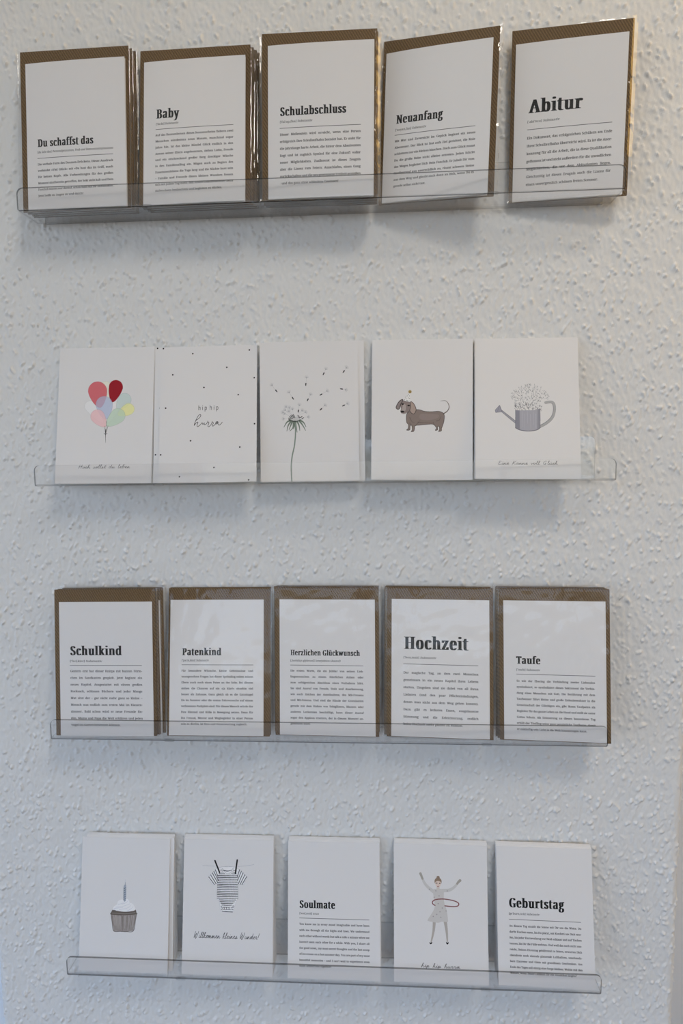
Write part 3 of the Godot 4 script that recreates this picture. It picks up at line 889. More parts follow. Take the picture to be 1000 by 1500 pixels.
# what is printed on each card, in millimetres from the top left corner of the card
const WORDS := {
	"00": {"t":"Du schaffst das","tx":11.5,"tw":59.7,"ty":84.4,"th":7.39,"ipa":"[du ſafst das] Personalpronomen, Verb und Demonstrativpronomen","ix":11.4,"iw":80.3,"iy":90.7,"rx":11.3,"rw":80.3,"ry":95.8,"bx":11.4,"bw":80,"by":102.96,"bp":6.32,"lines":["Die verbale Form des Daumen-Drückens. Dieser Ausdruck","verbindet »Viel Glück« mit »Du hast das im Griff, mach","Dir keinen Kopf«. Alle Vorbereitungen für den großen","Moment sind bereits getroffen, der Sekt steht kalt und Dein","Fanclub wartet nur darauf, schon bald mit Dir anzustoßen.","Jetzt heißt es: Augen zu und durch!"]},
	"01": {"t":"Baby","tx":13,"tw":24.1,"ty":59.4,"th":9,"ipa":"['be:bi] Substantiv","ix":13,"iw":23.7,"iy":66.2,"rx":12.8,"rw":80.2,"ry":70.6,"bx":12.5,"bw":80.4,"by":77.65,"bp":6.34,"lines":["Auf das Kennenlernen dieses Sonnenscheins fiebern zwei","Menschen mindestens neun Monate, manchmal sogar","Jahre hin. Ist das kleine Bündel Glück endlich in den","Armen seiner Eltern angekommen, ziehen Liebe, Freude","und ein erschreckend großer Berg dreckiger Wäsche","in den Familienalltag ein. Mögen auch zu Beginn des","Zusammenlebens die Tage lang und die Nächte kurz sein","– Familie und Freunde dieses kleinen Wunders freuen","sich mit jedem Tag mehr, den neuen Erdenbewohner beim","Aufwachsen beobachten und begleiten zu dürfen."]},
	"02": {"t":"Schulabschluss","tx":11.9,"tw":66,"ty":68,"th":7.83,"ipa":"['ſul-ap,ſlus] Substantiv","ix":11.8,"iw":32.6,"iy":74.8,"rx":11.8,"rw":80.4,"ry":79.9,"bx":11.8,"bw":80.4,"by":87.21,"bp":6.71,"lines":["Dieser Meilenstein wird erreicht, wenn eine Person","erfolgreich ihre Schullaufbahn beendet hat. Er steht für","die jahrelange harte Arbeit, die hinter dem Absolventen","liegt und ist zugleich Symbol für eine Zukunft voller","neuer Möglichkeiten. Zuallererst ist dieses Zeugnis","aber die Lizenz zum Feiern: Ausschlafen, einen Gang","zurückschalten und die neu gewonnene Freiheit genießen","- und das ganz ohne schlechtes Gewissen!"]},
	"03": {"t":"Neuanfang","tx":12,"tw":46.9,"ty":70.7,"th":7.92,"ipa":"['noyan,fan] Substantiv","ix":11.7,"iw":31.1,"iy":77.9,"rx":11.4,"rw":79.6,"ry":81.9,"bx":11.5,"bw":79.8,"by":88.91,"bp":6.34,"lines":["Mit Mut und Zuversicht im Gepäck beginnt ein neues","Abenteuer. Der Blick ist fest aufs Ziel gerichtet, die Knie","schlottern nur ein kleines bisschen. Doch zum Glück musst","Du die große Reise nicht alleine antreten. Jeden Schritt","des Weges begleitet Dich Dein Fanclub. Er jubelt Dir vom","Straßenrand aus unermüdlich zu, räumt schwere Steine","aus dem Weg und glaubt auch dann an Dich, wenn Du es","gerade selbst nicht tust."]},
	"04": {"t":"Abitur","tx":13.4,"tw":51,"ty":64.9,"th":11.8,"ipa":"[ abi'tu:a] Substantiv","ix":12.7,"iw":30.7,"iy":74,"rx":12.7,"rw":80.2,"ry":80.4,"bx":12.7,"bw":80.5,"by":89.47,"bp":7.34,"lines":["Ein Dokument, das erfolgreichen Schülern am Ende","ihrer Schullaufbahn überreicht wird. Es ist die Aner-","kennung für all die Arbeit, die in diese Qualifikation","geflossen ist und steht außerdem für die unendlichen","Möglichkeiten, die vor dem Abiturienten liegen.","Gleichzeitig ist dieses Zeugnis auch die Lizenz für","einen unvergesslich schönen freien Sommer."]},
	"20": {"t":"Schulkind","tx":11.7,"tw":58.6,"ty":58.7,"th":9.38,"ipa":"['ſu:l,kint] Substantiv","ix":11.5,"iw":36.5,"iy":66.4,"rx":11.5,"rw":81.2,"ry":70.2,"bx":11.8,"bw":81,"by":77.62,"bp":7.45,"lines":["Gestern erst hat dieser Knirps mit bunten Förm-","chen im Sandkasten gespielt. Jetzt beginnt ein","neues Kapitel. Ausgestattet mit einem großen","Rucksack, schlauen Büchern und jeder Menge","Mut sitzt der – gar nicht mehr ganz so kleine –","Mensch nun endlich zum ersten Mal im Klassen-","zimmer. Bald schon wird er neue Freunde fin-","den, Mama und Papa die Welt erklären und jeden","Vogel im Garten benennen können."]},
	"21": {"t":"Patenkind","tx":13.6,"tw":44.3,"ty":60.9,"th":7.33,"ipa":"['pa:tn,kint] Substantiv","ix":13.5,"iw":30.4,"iy":67.6,"rx":13.6,"rw":79.9,"ry":71.5,"bx":13.3,"bw":80.1,"by":78.92,"bp":6.41,"lines":["Für besondere Wünsche, kleine Geheimnisse und","unangenehme Fragen hat dieser Sprössling neben seinen","Eltern auch noch einen Paten an der Seite. Bei diesem","stehen die Chancen auf ein »Ja klar!« ohnehin viel","besser als Zuhause. Ganz gleich ob es die Extrakugel","Eis im Sommer oder die ersten Fahrversuche auf einem","verlassenen Parkplatz sind: Für diesen Mensch würde der","Pate Himmel und Hölle in Bewegung setzen. Denn für","ihn Freund, Mentor und Wegbegleiter in einer Person","sein zu dürfen, ist Ehre und Verantwortung zugleich."]},
	"22": {"t":"Herzlichen Glückwunsch","tx":11.9,"tw":76.6,"ty":61.2,"th":5.68,"ipa":"[,hertsliçn glykvunſ] Interjektion (Ausruf)","ix":11.8,"iw":55.4,"iy":67.9,"rx":11.8,"rw":80,"ry":71.9,"bx":11.8,"bw":80.3,"by":79.11,"bp":6.4,"lines":["Die ersten Worte, die ein Jubilar von seinen Lieb-","lingsmenschen zu einem feierlichen Anlass oder","zum erfolgreichen Abschluss eines Vorhabens hört.","Sie sind Ausruf von Freude, Stolz und Anerkennung,","wie auch Zeichen der Anteilnahme, des Mit-Freuens","und Mit-Feierns. Und sind die Hände der Gratulanten","gerade mit dem Halten von Sektgläsern, Blumen oder","anderen Leckereien beschäftigt, kann dieser Ausruf","sogar den Applaus ersetzen, der in diesem Moment an-","gemessen wäre."]},
	"23": {"t":"Hochzeit","tx":13.2,"tw":69.2,"ty":54,"th":12.99,"ipa":"['hox,tsait] Substantiv","ix":12.9,"iw":35.3,"iy":64.2,"rx":12.9,"rw":80,"ry":70.3,"bx":12.9,"bw":80.2,"by":80.68,"bp":7.87,"lines":["Der magische Tag, an dem zwei Menschen","gemeinsam in ein neues Kapitel ihres Lebens","starten. Umgeben sind sie dabei von all ihren","Liebsten (und den paar Pflichteinladungen,","denen man nicht aus dem Weg gehen konnte).","Dazu gibt es leckeres Essen, ausgelassene","Stimmung und die Erleichterung, endlich","keine Hochzeit mehr planen zu müssen."]},
	"24": {"t":"Taufe","tx":12.7,"tw":25.3,"ty":67.4,"th":7.7,"ipa":"['taufe] Substantiv","ix":13,"iw":24.5,"iy":74.7,"rx":13,"rw":80.9,"ry":78.5,"bx":13.2,"bw":80.5,"by":86.56,"bp":6.39,"lines":["So wie der Ehering die Verbindung zweier Liebenden","symbolisiert, so symbolisiert dieses Sakrament die Verbin-","dung eines Menschen mit Gott. Die Berührung mit dem","Taufwasser führt kleine und große Erdenbewohner in die","Gemeinschaft der Gläubigen ein, gibt ihnen Taufpaten als","Begleiter für das ganze Leben an die Hand und stellt sie unter","Gottes Schutz. Als Erinnerung an diesen besonderen Tag","erhält der Täufling seine ganz persönliche Taufkerze, damit","er zukünftig sein Licht in die Welt hinaustragen kann."]},
	"32": {"t":"Soulmate","tx":13.2,"tw":40.9,"ty":72.6,"th":7.66,"ipa":"['soul,meit] noun","ix":13.2,"iw":22.4,"iy":79.5,"rx":13.2,"rw":79.8,"ry":83.6,"bx":13.2,"bw":79.8,"by":90.96,"bp":6.38,"lines":["You know me in every mood imaginable and have been","with me through all the highs and lows. We understand","each other without words but talk a mile a minute when we","haven't seen each other for a while. With you, I share all","the good news, my most secret thoughts and the last scoop","of ice cream on a hot summer day. You are part of my most","beautiful memories – and I can't wait to experience even","more adventures together!"]},
	"34": {"t":"Geburtstag","tx":12.7,"tw":60.8,"ty":65.5,"th":9.45,"ipa":"[ge'burts,ta:k] Substantiv","ix":12.6,"iw":33.9,"iy":73.2,"rx":12.8,"rw":78.5,"ry":78.4,"bx":12.9,"bw":78.6,"by":86.18,"bp":6.18,"lines":["An diesem Tag strahlt die Sonne mit Dir um die Wette. Du","darfst Kuchen essen, bis Du platzt, mit Konfetti um Dich wer-","fen, bis jeder Karnevalszug vor Neid erblasst und auf Tischen","tanzen, bis Dir die Füße wehtun. Und weil das noch nicht aus-","reicht, Deinen Ehrentag gebührend zu feiern, erwarten Dich","obendrein noch niemals platzende Luftballons, unschmelz-","bare Eiscreme und Gäste mit grandiosen Geschenken. Am","Ende des Tages soll einzig eine Sorge bleiben: Wohin mit den","Massen, wenn Deine Liebsten Dir ein Ständchen singen?"]},
}
const PICTURES := {
	"10": [
		["f",[255,255,227],0.55,1,[60.8,59.7,59.7,59.7,58.2,59,56.1,57.5,53.8,55.4,51.3,52.7,48.7,49.6,46.5,46.1,45.9,44.7,45.7,43.3,45.8,41.9,46.2,40.5,46.9,39.3,47.9,38.2,49.1,37.5,50.4,37,51.8,36.8,53.3,37,54.7,37.5,55.9,38.3,57,39.3,57.8,40.5,59.4,44.3,60.6,48.1,61.3,51.7,61.7,54.8,61.8,57.2,61.5,58.9]],
		["l",[212,210,181],0.35,0.47,0.47,1,[60.8,59.7,59.7,59.7,58.2,59,56.1,57.5,53.8,55.4,51.3,52.7,48.7,49.6,46.5,46.1,45.9,44.7,45.7,43.3,45.8,41.9,46.2,40.5,46.9,39.3,47.9,38.2,49.1,37.5,50.4,37,51.8,36.8,53.3,37,54.7,37.5,55.9,38.3,57,39.3,57.8,40.5,59.4,44.3,60.6,48.1,61.3,51.7,61.7,54.8,61.8,57.2,61.5,58.9,60.8,59.7]],
		["f",[249,249,249],0.9,1,[50.7,82.5,49.6,82.6,47.7,81.9,45.1,80.3,42,78,38.4,75.1,34.7,71.7,31.1,67.8,30.3,66.6,29.8,65.3,29.6,63.9,29.7,62.5,30.2,61.2,30.9,60.1,31.8,59.1,33,58.4,34.3,58,35.7,57.8,37.1,58,38.4,58.5,39.6,59.3,40.7,60.3,43.7,64.7,46.2,69,48.3,73.1,49.8,76.7,50.8,79.5,51.1,81.5]],
		["l",[198,198,198],0.35,0.47,0.47,1,[50.7,82.5,49.6,82.6,47.7,81.9,45.1,80.3,42,78,38.4,75.1,34.7,71.7,31.1,67.8,30.3,66.6,29.8,65.3,29.6,63.9,29.7,62.5,30.2,61.2,30.9,60.1,31.8,59.1,33,58.4,34.3,58,35.7,57.8,37.1,58,38.4,58.5,39.6,59.3,40.7,60.3,43.7,64.7,46.2,69,48.3,73.1,49.8,76.7,50.8,79.5,51.1,81.5,50.7,82.5]],
		["f",[255,255,255],0.5,1,[56.1,81.9,55.5,81.1,55.2,79.5,55.1,77,55.4,73.9,55.9,70.3,56.7,66.3,57.9,62.3,58.5,61.2,59.3,60.4,60.3,59.7,61.4,59.2,62.6,59.1,63.8,59.2,64.9,59.5,66,60.1,66.9,61,67.7,62,68.2,63.1,68.4,64.3,68.3,65.5,68,66.6,66.2,70.4,64.1,73.8,62,76.8,60.1,79.2,58.4,80.9,57.1,81.8]],
		["l",[207,218,207],0.35,0.47,0.47,1,[56.1,81.9,55.5,81.1,55.2,79.5,55.1,77,55.4,73.9,55.9,70.3,56.7,66.3,57.9,62.3,58.5,61.2,59.3,60.4,60.3,59.7,61.4,59.2,62.6,59.1,63.8,59.2,64.9,59.5,66,60.1,66.9,61,67.7,62,68.2,63.1,68.4,64.3,68.3,65.5,68,66.6,66.2,70.4,64.1,73.8,62,76.8,60.1,79.2,58.4,80.9,57.1,81.8,56.1,81.9]],
		["f",[227,106,114],0.9,1,[46.8,65.6,45.1,65.3,43.2,64.2,41.1,62.2,38.8,59.6,36.6,56.3,34.6,52.6,33.2,48.6,33.1,46.3,33.4,44,34.3,41.9,35.6,40.1,37.3,38.6,39.3,37.5,41.6,37,43.9,36.9,46.2,37.4,48.3,38.4,50.2,39.8,51.8,41.6,52.9,43.6,53.6,45.9,53.7,50.1,53.2,54.1,52.2,57.8,51,60.9,49.7,63.3,48.3,64.9]],
		["l",[181,84,90],0.35,0.47,0.47,1,[46.8,65.6,45.1,65.3,43.2,64.2,41.1,62.2,38.8,59.6,36.6,56.3,34.6,52.6,33.2,48.6,33.1,46.3,33.4,44,34.3,41.9,35.6,40.1,37.3,38.6,39.3,37.5,41.6,37,43.9,36.9,46.2,37.4,48.3,38.4,50.2,39.8,51.8,41.6,52.9,43.6,53.6,45.9,53.7,50.1,53.2,54.1,52.2,57.8,51,60.9,49.7,63.3,48.3,64.9,46.8,65.6]],
		["f",[162,18,33],0.97,1,[60,59.7,58.9,59,58,57.4,57.1,55.1,56.4,52.2,55.9,48.8,55.8,45,56.1,41.2,56.6,39.6,57.5,38.2,58.7,37,60.1,36.2,61.7,35.7,63.4,35.5,65.1,35.8,66.7,36.4,68.2,37.3,69.4,38.6,70.3,40.1,70.9,41.7,71.1,43.4,71,45.1,69.7,48.6,68.1,51.9,66.2,54.7,64.4,57,62.7,58.7,61.2,59.6]],
		["l",[129,14,25],0.35,0.47,0.47,1,[60,59.7,58.9,59,58,57.4,57.1,55.1,56.4,52.2,55.9,48.8,55.8,45,56.1,41.2,56.6,39.6,57.5,38.2,58.7,37,60.1,36.2,61.7,35.7,63.4,35.5,65.1,35.8,66.7,36.4,68.2,37.3,69.4,38.6,70.3,40.1,70.9,41.7,71.1,43.4,71,45.1,69.7,48.6,68.1,51.9,66.2,54.7,64.4,57,62.7,58.7,61.2,59.6,60,59.7]],
		["f",[207,228,223],0.65,1,[65.8,67.5,65.1,66.6,64.7,65.1,64.7,63.1,64.9,60.7,65.5,58.1,66.5,55.3,67.8,52.8,68.9,51.6,70.2,50.8,71.7,50.3,73.3,50.1,74.9,50.3,76.4,50.8,77.8,51.6,78.9,52.8,79.8,54.1,80.4,55.6,80.7,57.2,80.6,58.8,80.1,60.3,79.3,61.6,77.2,63.6,74.9,65.3,72.5,66.6,70.3,67.4,68.4,67.9,66.9,68]],
		["l",[166,181,177],0.35,0.47,0.47,1,[65.8,67.5,65.1,66.6,64.7,65.1,64.7,63.1,64.9,60.7,65.5,58.1,66.5,55.3,67.8,52.8,68.9,51.6,70.2,50.8,71.7,50.3,73.3,50.1,74.9,50.3,76.4,50.8,77.8,51.6,78.9,52.8,79.8,54.1,80.4,55.6,80.7,57.2,80.6,58.8,80.1,60.3,79.3,61.6,77.2,63.6,74.9,65.3,72.5,66.6,70.3,67.4,68.4,67.9,66.9,68,65.8,67.5]],
		["f",[255,254,166],0.75,1,[66.7,74,66.5,72.9,66.8,71.6,67.7,69.9,69,68,70.7,65.9,72.8,63.9,75.2,62.2,76.4,61.7,77.8,61.5,79.2,61.6,80.5,62,81.8,62.7,82.8,63.7,83.7,64.8,84.2,66.1,84.5,67.5,84.4,68.9,84.1,70.2,83.4,71.4,82.5,72.4,81.4,73.2,78.6,74.3,75.8,74.9,73.1,75.2,70.7,75.3,68.8,75.1,67.4,74.7]],
		["l",[215,202,132],0.35,0.47,0.47,1,[66.7,74,66.5,72.9,66.8,71.6,67.7,69.9,69,68,70.7,65.9,72.8,63.9,75.2,62.2,76.4,61.7,77.8,61.5,79.2,61.6,80.5,62,81.8,62.7,82.8,63.7,83.7,64.8,84.2,66.1,84.5,67.5,84.4,68.9,84.1,70.2,83.4,71.4,82.5,72.4,81.4,73.2,78.6,74.3,75.8,74.9,73.1,75.2,70.7,75.3,68.8,75.1,67.4,74.7,66.7,74]],
		["f",[194,207,236],0.72,1,[53.6,78.5,52.2,78.2,50.5,77.2,48.7,75.4,46.8,73,44.9,70,43.3,66.7,42.2,63.2,42.1,61.1,42.5,59.1,43.3,57.3,44.6,55.7,46.1,54.4,48,53.6,49.9,53.2,52,53.2,54,53.7,55.9,54.6,57.5,55.9,58.9,57.5,59.8,59.4,60.3,61.4,60.3,65,59.7,68.6,58.7,71.8,57.5,74.5,56.3,76.6,55,77.9]],
		["l",[155,166,188],0.35,0.47,0.47,1,[53.6,78.5,52.2,78.2,50.5,77.2,48.7,75.4,46.8,73,44.9,70,43.3,66.7,42.2,63.2,42.1,61.1,42.5,59.1,43.3,57.3,44.6,55.7,46.1,54.4,48,53.6,49.9,53.2,52,53.2,54,53.7,55.9,54.6,57.5,55.9,58.9,57.5,59.8,59.4,60.3,61.4,60.3,65,59.7,68.6,58.7,71.8,57.5,74.5,56.3,76.6,55,77.9,53.6,78.5]],
		["f",[255,207,210],0.8,1,[53.6,86.6,52.4,87,50.8,86.9,48.7,86.4,46.3,85.4,43.6,84,41,82.1,38.6,79.9,37.6,78.5,37,76.9,36.8,75.2,36.9,73.5,37.4,71.9,38.3,70.5,39.5,69.3,40.9,68.5,42.5,67.9,44.2,67.8,45.9,68,47.5,68.6,49,69.5,50.2,70.7,51.9,73.5,53.1,76.5,53.9,79.3,54.4,81.9,54.5,84,54.2,85.6]],
		["l",[212,166,167],0.35,0.47,0.47,1,[53.6,86.6,52.4,87,50.8,86.9,48.7,86.4,46.3,85.4,43.6,84,41,82.1,38.6,79.9,37.6,78.5,37,76.9,36.8,75.2,36.9,73.5,37.4,71.9,38.3,70.5,39.5,69.3,40.9,68.5,42.5,67.9,44.2,67.8,45.9,68,47.5,68.6,49,69.5,50.2,70.7,51.9,73.5,53.1,76.5,53.9,79.3,54.4,81.9,54.5,84,54.2,85.6,53.6,86.6]],
		["f",[207,231,207],0.78,1,[54.9,85.6,54.3,84.4,54.3,82.6,54.7,80.3,55.6,77.5,57,74.5,58.8,71.5,61.1,68.7,62.5,67.7,64.1,67,65.9,66.7,67.7,66.8,69.4,67.3,71,68.2,72.4,69.3,73.5,70.8,74.2,72.4,74.6,74.2,74.6,76,74.2,77.7,73.4,79.2,72.3,80.6,69.3,82.6,66.1,84.2,63,85.4,60.2,86.1,57.8,86.4,56,86.2]],
		["l",[166,184,166],0.35,0.47,0.47,1,[54.9,85.6,54.3,84.4,54.3,82.6,54.7,80.3,55.6,77.5,57,74.5,58.8,71.5,61.1,68.7,62.5,67.7,64.1,67,65.9,66.7,67.7,66.8,69.4,67.3,71,68.2,72.4,69.3,73.5,70.8,74.2,72.4,74.6,74.2,74.6,76,74.2,77.7,73.4,79.2,72.3,80.6,69.3,82.6,66.1,84.2,63,85.4,60.2,86.1,57.8,86.4,56,86.2,54.9,85.6]],
		["l",[34,34,31],0.9,0.41,0.41,1,[52.9,85.9,53.1,89.9,53.8,94.6]],
		["l",[34,34,31],0.9,0.34,0.34,1,[56.2,85.6,55.3,89.3,53.8,94.6]],
		["l",[34,34,31],0.8,0.27,0.27,1,[54,80.2,54.2,88.6,53.8,94.6]],
		["l",[34,34,31],1,0.81,0.2,1,[54,89.9,53.8,95.3,54.2,104]],
		["l",[34,34,31],0.9,0.47,0.47,1,[52,93.9,53.8,95,55.5,93.8]],
	],
	"11": [
		["d",[16,16,16],1,2.6,0.8,0.84,0.84],
		["d",[16,16,16],1,35,7.4,0.84,0.84],
		["d",[16,16,16],1,96.6,5.2,0.84,0.84],
		["d",[16,16,16],1,72.3,23.7,0.84,0.84],
		["d",[16,16,16],1,102.1,36,0.84,0.84],
		["d",[16,16,16],1,13.5,30.3,0.84,0.84],
		["d",[16,16,16],1,47.8,45.2,0.84,0.84],
		["d",[16,16,16],1,85,54.1,0.84,0.84],
		["d",[16,16,16],1,6.5,66.9,0.84,0.84],
		["d",[16,16,16],1,102.7,86.2,0.84,0.84],
		["d",[16,16,16],1,34.2,103.1,0.84,0.84],
		["d",[16,16,16],1,87.1,111,0.84,0.84],
		["d",[16,16,16],1,2.2,117.6,0.84,0.84],
		["d",[16,16,16],1,59.7,132.3,0.84,0.84],
		["d",[16,16,16],1,22.9,141.5,0.84,0.84],
		["d",[16,16,16],1,96.8,146.2,0.84,0.84],
		["l",[22,22,22],1,0.54,0.54,1,[37.8,86.5,38.7,83.2,40.4,79.2,42.5,75.7,44.1,74.8,44.8,75.8,43.7,78,41.3,80.1,39.5,81.4,38.5,84.1,38,86.4,39.8,83.9,41.3,82.9,41.8,83.7,40.9,86.4,41.2,87.9,42.5,87.5,44.7,85.6,46.4,83.8,46.7,85,47.3,85.5,48,85,48.7,83.9,48.7,85.2,49.3,86.1,50.7,85.3,52.2,83.5,52.6,82,52.5,82.9,53.6,83.6,53.5,84.9,52.7,87.1,53.1,88.2,54.5,87.8,56.6,85,57.3,82.5,57.2,83.3,58.5,84.2,58.2,85.4,57.3,86.8,58,87.7,59.3,87,61.5,84.6,63.2,83.1,61.9,83.1,61,84.6,61.7,85.5,63,84.7,63.6,83.3,63.5,85.6,64.6,86.8,66.3,85.9,68.1,83.7]],
	],
	"12": [
		["l",[166,168,173],0.75,0.29,0.15,0,[13.3,46.3,10.5,46.4]],
		["l",[166,168,173],0.75,0.29,0.15,0,[13.3,46.3,10.4,45.4]],
		["l",[166,168,173],0.75,0.29,0.15,0,[13.3,46.3,10.7,44.4]],
		["l",[166,168,173],0.75,0.29,0.15,0,[13.3,46.3,11.4,43.6]],
		["l",[166,168,173],0.75,0.29,0.15,0,[13.3,46.3,12.3,43.2]],
		["l",[166,168,173],0.75,0.29,0.15,0,[13.3,46.3,13.3,43.2]],
		["l",[166,168,173],0.75,0.29,0.15,0,[13.3,46.3,14.3,43.6]],
		["l",[166,168,173],0.6,0.22,0.22,0,[12.8,45.6,17.5,51.9]],
		["l",[37,40,42],1,1.27,0.88,0,[16.9,51,18.2,52.8]],
		["l",[166,168,173],0.75,0.29,0.15,0,[31.5,54.3,28.7,54.2]],
		["l",[166,168,173],0.75,0.29,0.15,0,[31.5,54.3,28.7,53.2]],
		["l",[166,168,173],0.75,0.29,0.15,0,[31.5,54.3,29.1,52.2]],
		["l",[166,168,173],0.75,0.29,0.15,0,[31.5,54.3,29.8,51.5]],
		["l",[166,168,173],0.75,0.29,0.15,0,[31.5,54.3,30.8,51.2]],
		["l",[166,168,173],0.75,0.29,0.15,0,[31.5,54.3,31.8,51.3]],
		["l",[166,168,173],0.75,0.29,0.15,0,[31.5,54.3,32.7,51.7]],
		["l",[166,168,173],0.6,0.22,0.22,0,[31.1,53.6,35.2,60.1]],
		["l",[37,40,42],1,1.27,0.88,0,[34.6,59.2,35.8,61]],
		["l",[166,168,173],0.75,0.29,0.15,0,[49.8,38.9,47.6,37.1]],
		["l",[166,168,173],0.75,0.29,0.15,0,[49.8,38.9,48.2,36.3]],
		["l",[166,168,173],0.75,0.29,0.15,0,[49.8,38.9,49.1,35.8]],
		["l",[166,168,173],0.75,0.29,0.15,0,[49.8,38.9,50.1,35.7]],
		["l",[166,168,173],0.75,0.29,0.15,0,[49.8,38.9,51.1,36]],
		["l",[166,168,173],0.75,0.29,0.15,0,[49.8,38.9,51.9,36.7]],
		["l",[166,168,173],0.75,0.29,0.15,0,[49.8,38.9,52.3,37.6]],
		["l",[166,168,173],0.6,0.22,0.22,0,[49.9,38.1,49.1,45.6]],
		["l",[37,40,42],1,1.27,0.88,0,[49.2,44.5,49,46.6]],
		["l",[166,168,173],0.75,0.29,0.15,0,[53.6,57.1,52.2,54.6]],
		["l",[166,168,173],0.75,0.29,0.15,0,[53.6,57.1,53.1,54.1]],
		["l",[166,168,173],0.75,0.29,0.15,0,[53.6,57.1,54.1,53.9]],
		["l",[166,168,173],0.75,0.29,0.15,0,[53.6,57.1,55.1,54.2]],
		["l",[166,168,173],0.75,0.29,0.15,0,[53.6,57.1,55.9,54.9]],
		["l",[166,168,173],0.75,0.29,0.15,0,[53.6,57.1,56.3,55.8]],
		["l",[166,168,173],0.75,0.29,0.15,0,[53.6,57.1,56.3,56.8]],
		["l",[166,168,173],0.6,0.22,0.22,0,[53.9,56.4,50.9,62]],
		["l",[37,40,42],1,1.27,0.88,0,[51.4,61.1,50.4,63]],
		["l",[166,168,173],0.75,0.29,0.15,0,[70.3,30.1,68.9,27.7]],
		["l",[166,168,173],0.75,0.29,0.15,0,[70.3,30.1,69.7,27.1]],
		["l",[166,168,173],0.75,0.29,0.15,0,[70.3,30.1,70.7,27]],
		["l",[166,168,173],0.75,0.29,0.15,0,[70.3,30.1,71.7,27.2]],
		["l",[166,168,173],0.75,0.29,0.15,0,[70.3,30.1,72.5,27.9]],
		["l",[166,168,173],0.75,0.29,0.15,0,[70.3,30.1,73,28.8]],
		["l",[166,168,173],0.75,0.29,0.15,0,[70.3,30.1,73,29.8]],
		["l",[166,168,173],0.6,0.22,0.22,0,[70.6,29.4,68.1,34.5]],
		["l",[37,40,42],1,1.27,0.88,0,[68.6,33.5,67.6,35.5]],
		["l",[166,168,173],0.75,0.29,0.15,0,[92.1,29,91,26.4]],
		["l",[166,168,173],0.75,0.29,0.15,0,[92.1,29,92,25.9]],
		["l",[166,168,173],0.75,0.29,0.15,0,[92.1,29,93,25.9]],
		["l",[166,168,173],0.75,0.29,0.15,0,[92.1,29,93.9,26.4]],
		["l",[166,168,173],0.75,0.29,0.15,0,[92.1,29,94.6,27.1]],
		["l",[166,168,173],0.75,0.29,0.15,0,[92.1,29,94.9,28.1]],
		["l",[166,168,173],0.75,0.29,0.15,0,[92.1,29,94.8,29.1]],
		["l",[166,168,173],0.6,0.22,0.22,0,[92.5,28.3,89.5,32.5]],
		["l",[37,40,42],1,1.27,0.88,0,[90.2,31.6,88.9,33.4]],
		["l",[166,168,173],0.75,0.29,0.15,0,[71,53.2,71.1,50.4]],
		["l",[166,168,173],0.75,0.29,0.15,0,[71,53.2,72.1,50.4]],
		["l",[166,168,173],0.75,0.29,0.15,0,[71,53.2,73.1,50.8]],
		["l",[166,168,173],0.75,0.29,0.15,0,[71,53.2,73.8,51.6]],
		["l",[166,168,173],0.75,0.29,0.15,0,[71,53.2,74.1,52.6]],
		["l",[166,168,173],0.75,0.29,0.15,0,[71,53.2,74,53.6]],
		["l",[166,168,173],0.75,0.29,0.15,0,[71,53.2,73.5,54.5]],
		["l",[166,168,173],0.6,0.22,0.22,0,[71.7,52.8,65,56.6]],
		["l",[37,40,42],1,1.27,0.88,0,[66,56.1,64.1,57.2]],
		["l",[166,168,173],0.75,0.29,0.15,0,[90.8,51.7,92.8,49.8]],
		["l",[166,168,173],0.75,0.29,0.15,0,[90.8,51.7,93.5,50.4]],
		["l",[166,168,173],0.75,0.29,0.15,0,[90.8,51.7,94,51.4]],
		["l",[166,168,173],0.75,0.29,0.15,0,[90.8,51.7,94,52.4]],
		["l",[166,168,173],0.75,0.29,0.15,0,[90.8,51.7,93.6,53.3]],
		["l",[166,168,173],0.75,0.29,0.15,0,[90.8,51.7,92.8,54]],
		["l",[166,168,173],0.75,0.29,0.15,0,[90.8,51.7,91.9,54.3]],
		["l",[166,168,173],0.6,0.22,0.22,0,[91.6,51.9,86.9,50.9]],
		["l",[37,40,42],1,1.27,0.88,0,[87.9,51.1,85.8,50.7]],
		["l",[166,168,173],0.75,0.29,0.15,0,[68.7,68.7,68.2,66]],
		["l",[166,168,173],0.75,0.29,0.15,0,[68.7,68.7,69.2,65.8]],
		["l",[166,168,173],0.75,0.29,0.15,0,[68.7,68.7,70.2,66]],
		["l",[166,168,173],0.75,0.29,0.15,0,[68.7,68.7,71,66.5]],
		["l",[166,168,173],0.75,0.29,0.15,0,[68.7,68.7,71.6,67.4]],
		["l",[166,168,173],0.75,0.29,0.15,0,[68.7,68.7,71.7,68.4]],
		["l",[166,168,173],0.75,0.29,0.15,0,[68.7,68.7,71.4,69.4]],
		["l",[166,168,173],0.6,0.22,0.22,0,[69.2,68.2,64.8,72.4]],
		["l",[37,40,42],1,1.27,0.88,0,[65.6,71.6,64,73.1]],
		["l",[166,168,173],0.75,0.29,0.15,0,[92.4,67,92.7,64.2]],
		["l",[166,168,173],0.75,0.29,0.15,0,[92.4,67,93.8,64.3]],
		["l",[166,168,173],0.75,0.29,0.15,0,[92.4,67,94.7,64.8]],
		["l",[166,168,173],0.75,0.29,0.15,0,[92.4,67,95.3,65.6]],
		["l",[166,168,173],0.75,0.29,0.15,0,[92.4,67,95.5,66.6]],
		["l",[166,168,173],0.75,0.29,0.15,0,[92.4,67,95.4,67.6]],
		["l",[166,168,173],0.75,0.29,0.15,0,[92.4,67,94.8,68.4]],
		["l",[166,168,173],0.6,0.22,0.22,0,[93.1,66.6,89,68.6]],
		["l",[37,40,42],1,1.27,0.88,0,[89.9,68.2,88,69.1]],
